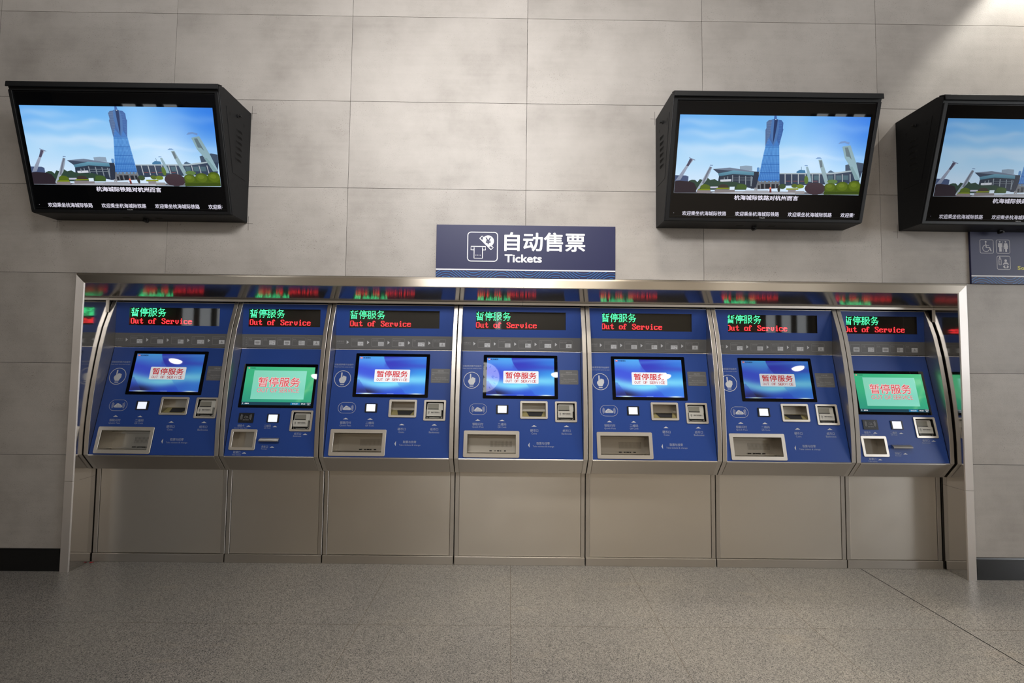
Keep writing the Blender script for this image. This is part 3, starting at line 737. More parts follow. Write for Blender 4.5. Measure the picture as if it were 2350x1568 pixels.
def wide_machine(label, x0):
    w = 0.889; r, o = machine_root('ticket_machine', label, x0, w)
    shell(r, o, w); upper_panel(r, o, w, 0.121, 0.757, True); led_display(r, o, 0.121, 0.757, 0.1195)
    coin = (0.452, 0.612, 1.009, 1.099); note = (0.690, 0.811, 0.989, 1.100); tk = (0.084, 0.409, 0.768, 0.890)
    mb = MB(low); mb.holed(0.030, w-0.030, 0.7365, 1.4535, [coin, note, tk], 0, 'blue_paint')
    mb.block(0.0288, w-0.0288, 1.4532, 1.4555, -0.03, 0.0012, 'frame_steel')
    P = 'light_print'
    mb.text('请触摸屏幕开始操作', 0.034, 0.166, 1.355, 1.342, 0.0005, P); mb.text('Please touch the screen to start', 0.034, 0.167, 1.336, 1.328, 0.0005, P)
    hand_icon(mb, 'pale_print'); tap_icon(mb, 0.151, 1.0545, 0.120, 0.071, 'pale_print', 'blue_paint')
    for cx, z in ((0.1505, 0.9785), (0.3155, 0.978), (0.533, 0.9440), (0.753, 0.9445)): tri(mb, cx, z, z+0.0105, 0.036)
    mb.poly([(0.493, 0.8245), (0.502, 0.809), (0.502, 0.841)], 0.0005, 'pale_print')
    for zh, en, a, b, c, d_, zt in (('银联闪付', 'Quick Pass', .115, .189, .114, .191, .965), ('二维码', 'QR Code', .288, .344, .287, .345, .9655), ('硬币口', 'Coins', .507, .561, .515, .552, .927), ('纸币口', 'Banknotes', .727, .780, .719, .788, .928)):
        mb.text(zh, a, b, zt, zt-0.017, 0.0005, P, 0.008); mb.text(en, c, d_, zt-0.0215, zt-0.0335, 0.0005, P)
    mb.text('取票与找零', 0.549, 0.638, 0.845, 0.828, 0.0005, P, 0.008); mb.text('Take tickets & change', 0.524, 0.667, 0.822, 0.809, 0.0005, P)
    mb.poly(rrect(0.711, 0.842, 1.2285, 1.3265, 0.006, 4), 0.0004, 'grey_print')
    mb.text('温馨提醒', 0.755, 0.798, 1.316, 1.306, 0.0006, 'mid_print'); mb.text('购票后请勿遗漏随身携带的物品', 0.719, 0.834, 1.302, 1.294, 0.0006, 'mid_print'); mb.text('物品。', 0.719, 0.738, 1.290, 1.282, 0.0006, 'mid_print')
    mb.text('Warm Reminder', 0.737, 0.818, 1.268, 1.260, 0.0006, 'mid_print', shear=0.2); mb.text('Please take your belongings', 0.719, 0.832, 1.255, 1.247, 0.0006, 'mid_print', shear=0.2); mb.text('when you leave.', 0.719, 0.778, 1.243, 1.236, 0.0006, 'mid_print', shear=0.2)
    mb.build('control_fascia', r, o, recalc=False)
    mb = MB(low); mb.slab(rrect(0.180, 0.698, 1.1275, 1.4275, 0.006, 4), 0.0, 0.0022, 'black_glass'); ts = mb.build('touchscreen', r, o)
    mb = MB(low); S_ = 'screen_picture'
    mb.grid(0.2035, 0.6745, 1.1485, 1.407, 110, 62, blue_wall, 0.0026, S_)
    mb.poly(rrect(0.3195, 0.565, 1.2305, 1.317, 0.006, 5), 0.0030, S_, [WHITE]*24)
    mb.text('暂停服务', 0.3355, 0.5495, 1.3075, 1.2645, 0.0033, S_, 0.018, 3, RED)
    for k, ch in enumerate('OUT OF SERVICE'):
        if ch != ' ':
            cw = 0.213/14; x = 0.3355+k*cw; q = 0.42 if ch == 'I' else 0.06
            mb.text(ch, x+cw*q, x+cw*(1-q), 1.2555, 1.2385, 0.0033, S_, 0.0 if ch == 'I' else 0.01, 3, rgb(196, 60, 66))
    logo(mb, 0.2185, 1.3965, 1.0, 0.0030, BLACK)
    mb.text('欢迎使用自助售票机', 0.414, 0.462, 1.1535, 1.1500, 0.0030, S_, col=rgb(200, 235, 255))
    mb.build('screen_image', ts, o, recalc=False)
    tray(r, o, 'coin_slot', coin, 0.0145, 0.055, coin=True); tray(r, o, 'ticket_tray', tk, 0.0245, 0.10, speaker=True)
    banknote_unit(r, o, *note)
    mb = MB(low); mb.slab(rrect(0.2745, 0.358, 1.026, 1.085, 0.003, 3), 0.0, 0.004, 'black_plastic'); q = mb.build('code_scanner', r, o)
    mb = MB(low); mb.rect(0.2855, 0.345, 1.0325, 1.079, 0.0045, 'scanner_light'); mb.build('scanner_window', q, o)
    return r

def narrow_machine(label, x0):
    w = 0.654; r, o = machine_root('ticket_machine', label, x0, w)
    shell(r, o, w); upper_panel(r, o, w, 0.069, 0.574, False); led_display(r, o, 0.069, 0.574, 0.0675)
    note = (0.454, 0.573, 0.911, 1.021); tk = (0.072, 0.2105, 0.791, 0.890)
    mb = MB(low); mb.holed(0.030, w-0.030, 0.7365, 1.4535, [note, tk], 0, 'blue_paint')
    mb.block(0.0288, w-0.0288, 1.4532, 1.4555, -0.03, 0.0012, 'frame_steel'); P = 'light_print'
    for cx, z in ((0.163, 0.9235), (0.340, 0.923), (0.5495, 0.875), (0.340, 0.791), (0.1615, 0.752)): tri(mb, cx, z, z+0.009, 0.031)
    for zh, en, a, b, c, d_, zt in (('储值卡', 'Stored Value Card', .088, .133, .069, .155, .938), ('二维码', 'QR Code', .266, .312, .268, .312, .938), ('纸币口', 'Banknotes', .475, .522, .471, .525, .889), ('凭条口', 'Receipt', .269, .312, .270, .310, .804), ('取票口', 'Take tickets', .088, .135, .081, .141, .767)):
        mb.text(zh, a, b, zt, zt-0.0155, 0.0005, P, 0.008); mb.text(en, c, d_, zt-0.018, zt-0.027, 0.0005, P)
    mb.build('control_fascia', r, o, recalc=False)
    mb = MB(low); mb.slab(rrect(0.070, 0.581, 1.0485, 1.346, 0.006, 4), 0.0, 0.0022, 'black_glass'); ts = mb.build('touchscreen', r, o)
    mb = MB(low); S_ = 'screen_picture'; G = lambda c, n=4: [c]*n
    mb.grid(0.0895, 0.5635, 1.0865, 1.3255, 60, 34, green_wall, 0.0026, S_)
    mb.rect(0.0895, 0.5635, 1.0665, 1.0865, 0.0026, S_, G(rgb(30, 66, 82)))
    mb.grid(0.145, 0.509, 1.106, 1.300, 24, 16, mint_wall, 0.0030, S_)
    for off, c, d_ in ((0.055, rgb(236, 200, 200), 0.0033), (0.0, RED, 0.0036)):
        mb.text('暂停服务', 0.185, 0.4695, 1.2535, 1.1895, d_, S_, off if off else -0.004, 3, c)
        mb.text('OUT OF SERVICE', 0.183, 0.4695, 1.1785, 1.1515, d_, S_, 0.03 if off else -0.012, 3, c if off else rgb(206, 64, 84))
    logo(mb, 0.1055, 1.3165, 0.72, 0.0030, rgb(20, 60, 50))
    mb.stroke(arc(0.0985, 1.0775, 0.0028, 0, 360, 10)[:-1], 0.0016, 0.0030, S_, True, WHITE); mb.poly([(0.0966, 1.0757), (0.0985, 1.0722), (0.1004, 1.0757)], 0.0030, S_, G(WHITE, 3))
    mb.text('盐官站', 0.113, 0.141, 1.0805, 1.0725, 0.0030, S_, 0.02, col=WHITE)
    mb.rect(0.424, 0.488, 1.069, 1.0845, 0.0030, S_, G(rgb(30, 112, 158))); mb.text('ENGLISH', 0.437, 0.476, 1.080, 1.073, 0.0033, S_, 0.01, col=WHITE)
    mb.text('09:33', 0.497, 0.525, 1.0805, 1.073, 0.0030, S_, 0.03, col=WHITE); mb.text('12月09日', 0.535, 0.561, 1.0845, 1.0785, 0.0030, S_, 0.01, col=WHITE); mb.text('星期三', 0.541, 0.556, 1.0745, 1.0685, 0.0030, S_, 0.01, col=WHITE)
    mb.build('screen_image', ts, o, recalc=False)
    tray(r, o, 'ticket_tray', tk, 0.0175, 0.06); banknote_unit(r, o, *note)
    mb = MB(low); mb.slab(rrect(0.280, 0.361, 0.952, 1.009, 0.003, 3), 0.0, 0.004, 'black_plastic'); q = mb.build('code_scanner', r, o)
    mb = MB(low); mb.rect(0.2895, 0.350, 0.9565, 1.004, 0.0045, 'scanner_light'); mb.build('scanner_window', q, o)
    mb = MB(low); mb.slab(rrect(0.0885, 0.189, 0.9495, 1.0135, 0.003, 3), 0.0, 0.004, 'black_plastic')
    for s in (0, 180):
        for k, rr in enumerate((0.026, 0.031, 0.036)): mb.stroke(arc(0.1385, 0.987, rr, s-26-k*3, s+26+k*3, 8), 0.0018, 0.0044, 'mid_print')
    mb.stroke([(0.126, 0.983), (0.132, 0.993), (0.149, 0.991), (0.146, 0.981), (0.134, 0.980)], 0.0014, 0.0044, 'mid_print', True)
    mb.stroke([(0.136, 0.986), (0.150, 0.986), (0.153, 0.979)], 0.0016, 0.0044, 'mid_print')
    mb.text('储值卡感应区', 0.119, 0.159, 0.9715, 0.9645, 0.0044, 'mid_print'); mb.build('card_reader', r, o)
    mb = MB(); prof = [(0.0, 0.853), (0.014, 0.846), (0.021, 0.837), (0.022, 0.831), (0.017, 0.828), (0.0, 0.828)]
    n = len(prof); v = [low(0.254+(0.003 if d < .01 and z > .83 else 0), z, d) for d, z in prof] + [low(0.384-(0.003 if d < .01 and z > .83 else 0), z, d) for d, z in prof]
    mb.add(v, [tuple(range(n)), tuple(range(2*n-1, n-1, -1))]+[(i, i+n, (i+1) % n+n, (i+1) % n) for i in range(n)], 'brushed_steel'); mb.build('receipt_slot', r, o, bevel=0.0008, seg=1)
    return r

def place(src, x0, w, label):
    c = copy_tree(src); c.location.x = x0+w/2; c['label'] = label; return c
m1 = wide_machine('wide ticket machine at the left end of the row, beside the left steel jamb', -2.813)
m2 = narrow_machine('narrow green-screened ticket machine, second from the left, between two wide ones', -1.919)
place(m1, -1.259, 0.889, 'wide blue-screened ticket machine just right of the left narrow green-screened one')
place(m1, -0.364, 0.889, 'wide middle ticket machine of the seven, below the blue Tickets sign')
place(m1, 0.531, 0.889, 'wide ticket machine immediately right of the middle one, fifth from the left')
m6 = place(m1, 1.426, 0.889, 'wide blue-screened ticket machine just left of the narrow one at the right end')
place(m2, 2.321, 0.654, 'narrow green-screened ticket machine at the right end, beside the right steel jamb')
dim_at_angle(m1); dim_at_angle(m6)

# ================================================================== SIGNS
def wall_map(x, z, d): return (x, -0.012-d, z)
def wave_band(mb, x0, x1, z0, z1, xc):
    zc, per = (z0+z1)/2, 0.366
    for k in range(-5, 6):
        run = []
        for i in range(int((x1-x0)/0.006)+1):
            x = x0+0.006*i; z = zc+0.046*math.cos(2*math.pi*(x-xc)/per)*(1+0.1*math.sin(9*x))+k*0.0165
            if z0+0.001 < z < z1-0.001: run.append((x, z))
            else:
                if len(run) > 2: mb.stroke(run, 0.0024, 0.0006, 'sign_line')
                run = []
        if len(run) > 2: mb.stroke(run, 0.0024, 0.0006, 'sign_line')
def sign_board(name, label, x0, x1):
    r = thing(name, label, 'sign', ((x0+x1)/2, -0.006, 1.940)); o = ((x0+x1)/2, -0.006, 1.940)
    mb = MB(); mb.box(x0, x1, -0.012, -0.0005, 1.9395, 2.2945, 'sign_blue'); mb.build('board', r, o, bevel=0.001, seg=1)
    mb = MB(wall_map); mb.rect(x0, x1, 1.9885, 1.9965, 0.0004, 'sign_white'); wave_band(mb, x0, x1, 1.940, 1.9875, x0+0.07); mb.build('wave_stripe', r, o, recalc=False)
    return r, o
def ticket_sign():
    r, o = sign_board('ticket_sign', 'dark blue wall sign reading Tickets above the steel surround', -0.5005, 0.697)
    mb = MB(wall_map); mb.text('自动售票', -0.044, 0.492, 2.246, 2.1225, 0.0005, 'sign_white', 0.022, 3); mb.text('Tickets', -0.0415, 0.203, 2.0965, 2.0455, 0.0005, 'sign_white', 0.03, 3)
    mb.build('lettering', r, o, recalc=False)
    mb = MB(wall_map); w = 'sign_white'
    mb.stroke(rrect(-0.291, -0.092, 2.050, 2.2455, 0.022, 6), 0.006, 0.0005, w, closed=True)
    # slot with the ticket coming out
    mb.stroke([(-0.250, 2.1255), (-0.2685, 2.1255), (-0.2685, 2.149), (-0.1715, 2.149), (-0.1715, 2.1255), (-0.190, 2.1255)], 0.0055, 0.0005, w)
    mb.stroke([(-0.2475, 2.142), (-0.2475, 2.0695), (-0.1915, 2.0695), (-0.1915, 2.142)], 0.0055, 0.0006, w)
    for k in range(4): mb.rect(-0.2375+k*0.0103, -0.2325+k*0.0103, 2.0875, 2.0925, 0.0006, w)
    # banknote band and coin
    c = (-0.155, 2.1855)
    mb.poly(arc(c[0], c[1], 0.0390, -88, 178, 26), 0.0006, w)
    mb.stroke([(-0.2115, 2.2045), (-0.1345, 2.1275)], 0.0065, 0.0005, w)
    mb.stroke([(-0.2120, 2.2030), (-0.1950, 2.2200), (-0.1860, 2.2110), (-0.1910, 2.2060)], 0.0050, 0.0007, w)
    mb.stroke([(-0.1360, 2.1270), (-0.1200, 2.1430), (-0.1290, 2.1520), (-0.1340, 2.1470)], 0.0050, 0.0007, w)
    mb.text('¥', -0.1715, -0.1375, 2.209, 2.165, 0.0010, 'sign_blue', 0.02)
    mb.build('ticket_pictogram', r, o, recalc=False)
ticket_sign()
def restroom_sign():
    r, o = sign_board('restroom_sign', 'dark blue sign with restroom pictograms under the right-hand monitor', 3.0845, 4.28)
    g = 'sign_grey'
    for nm, a in (('wheelchair_pictogram', (3.149, 3.239, 2.1475, 2.2385)), ('restroom_pictogram', (3.2595, 3.3495, 2.1475, 2.2385)), ('baby_care_pictogram', (3.260, 3.349, 2.0385, 2.1285))):
        mb = MB(wall_map); mb.stroke(rrect(*a, 0.010, 5), 0.0038, 0.0005, g, closed=True)
        X = lambda t: a[0]+t*(a[1]-a[0]); Z = lambda t: a[3]-t*(a[3]-a[2]); w = a[1]-a[0]
        if nm[0] == 'w':
            mb.disc(X(.44), Z(.16), .075*w, .075*w, 0.0005, g, 16)
            mb.stroke([(X(.43), Z(.26)), (X(.47), Z(.58)), (X(.72), Z(.58)), (X(.83), Z(.86))], .085*w, 0.0005, g)
            mb.stroke([(X(.46), Z(.42)), (X(.68), Z(.42))], .05*w, 0.0006, g)
            mb.stroke(arc(X(.45), Z(.64), .25*w, 105, 350, 20), .05*w, 0.0006, g)
        elif nm[0] == 'r':
            for cx in (.27, .70): mb.disc(X(cx), Z(.14), .065*w, .065*w, 0.0005, g, 16)
            mb.poly([(X(.13), Z(.54)), (X(.21), Z(.54)), (X(.21), Z(.88)), (X(.39), Z(.88)), (X(.39), Z(.54)), (X(.43), Z(.54)), (X(.42), Z(.24)), (X(.14), Z(.24))], 0.0005, g)
            mb.rect(X(.485), X(.515), Z(.88), Z(.10), 0.0005, g)
            mb.poly([(X(.54), Z(.55)), (X(.60), Z(.55)), (X(.56), Z(.67)), (X(.65), Z(.67)), (X(.65), Z(.89)), (X(.79), Z(.89)), (X(.79), Z(.67)), (X(.88), Z(.67)), (X(.84), Z(.55)), (X(.89), Z(.55)), (X(.82), Z(.24)), (X(.60), Z(.24))], 0.0005, g)
        else:
            mb.disc(X(.22), Z(.10), .05*w, .06*w, 0.0005, g, 12); mb.poly([(X(.10), Z(.21)), (X(.34), Z(.21)), (X(.30), Z(.16)), (X(.14), Z(.16))], 0.0005, g)
            mb.stroke(rrect(X(.13), X(.33), Z(.66), Z(.26), .03*w, 3), .035*w, 0.0005, g, closed=True)
            for k in range(5): mb.rect(X(.15), X(.25), Z(.36+.065*k), Z(.335+.065*k), 0.0005, g)
            mb.disc(X(.66), Z(.34), .10*w, .10*w, 0.0005, g, 18)
            mb.poly([(X(.42), Z(.62)), (X(.50), Z(.66)), (X(.57), Z(.60)), (X(.75), Z(.60)), (X(.83), Z(.66)), (X(.91), Z(.62)), (X(.76), Z(.46)), (X(.57), Z(.46))], 0.0005, g)
            for s in (-1, 1): mb.poly([(X(.665+s*.03), Z(.72)), (X(.665+s*.14), Z(.69)), (X(.665+s*.23), Z(.80)), (X(.665+s*.13), Z(.91)), (X(.665+s*.02), Z(.92)), (X(.665+s*.02), Z(.86)), (X(.665+s*.09), Z(.81))], 0.0005, g)
        mb.build(nm, r, o, recalc=False)
    mb = MB(wall_map); mb.text('Sou', 3.3985, 3.466, 2.0615, 2.0385, 0.0005, 'sign_yellow', 0.03); mb.build('lettering', r, o, recalc=False)
restroom_sign()

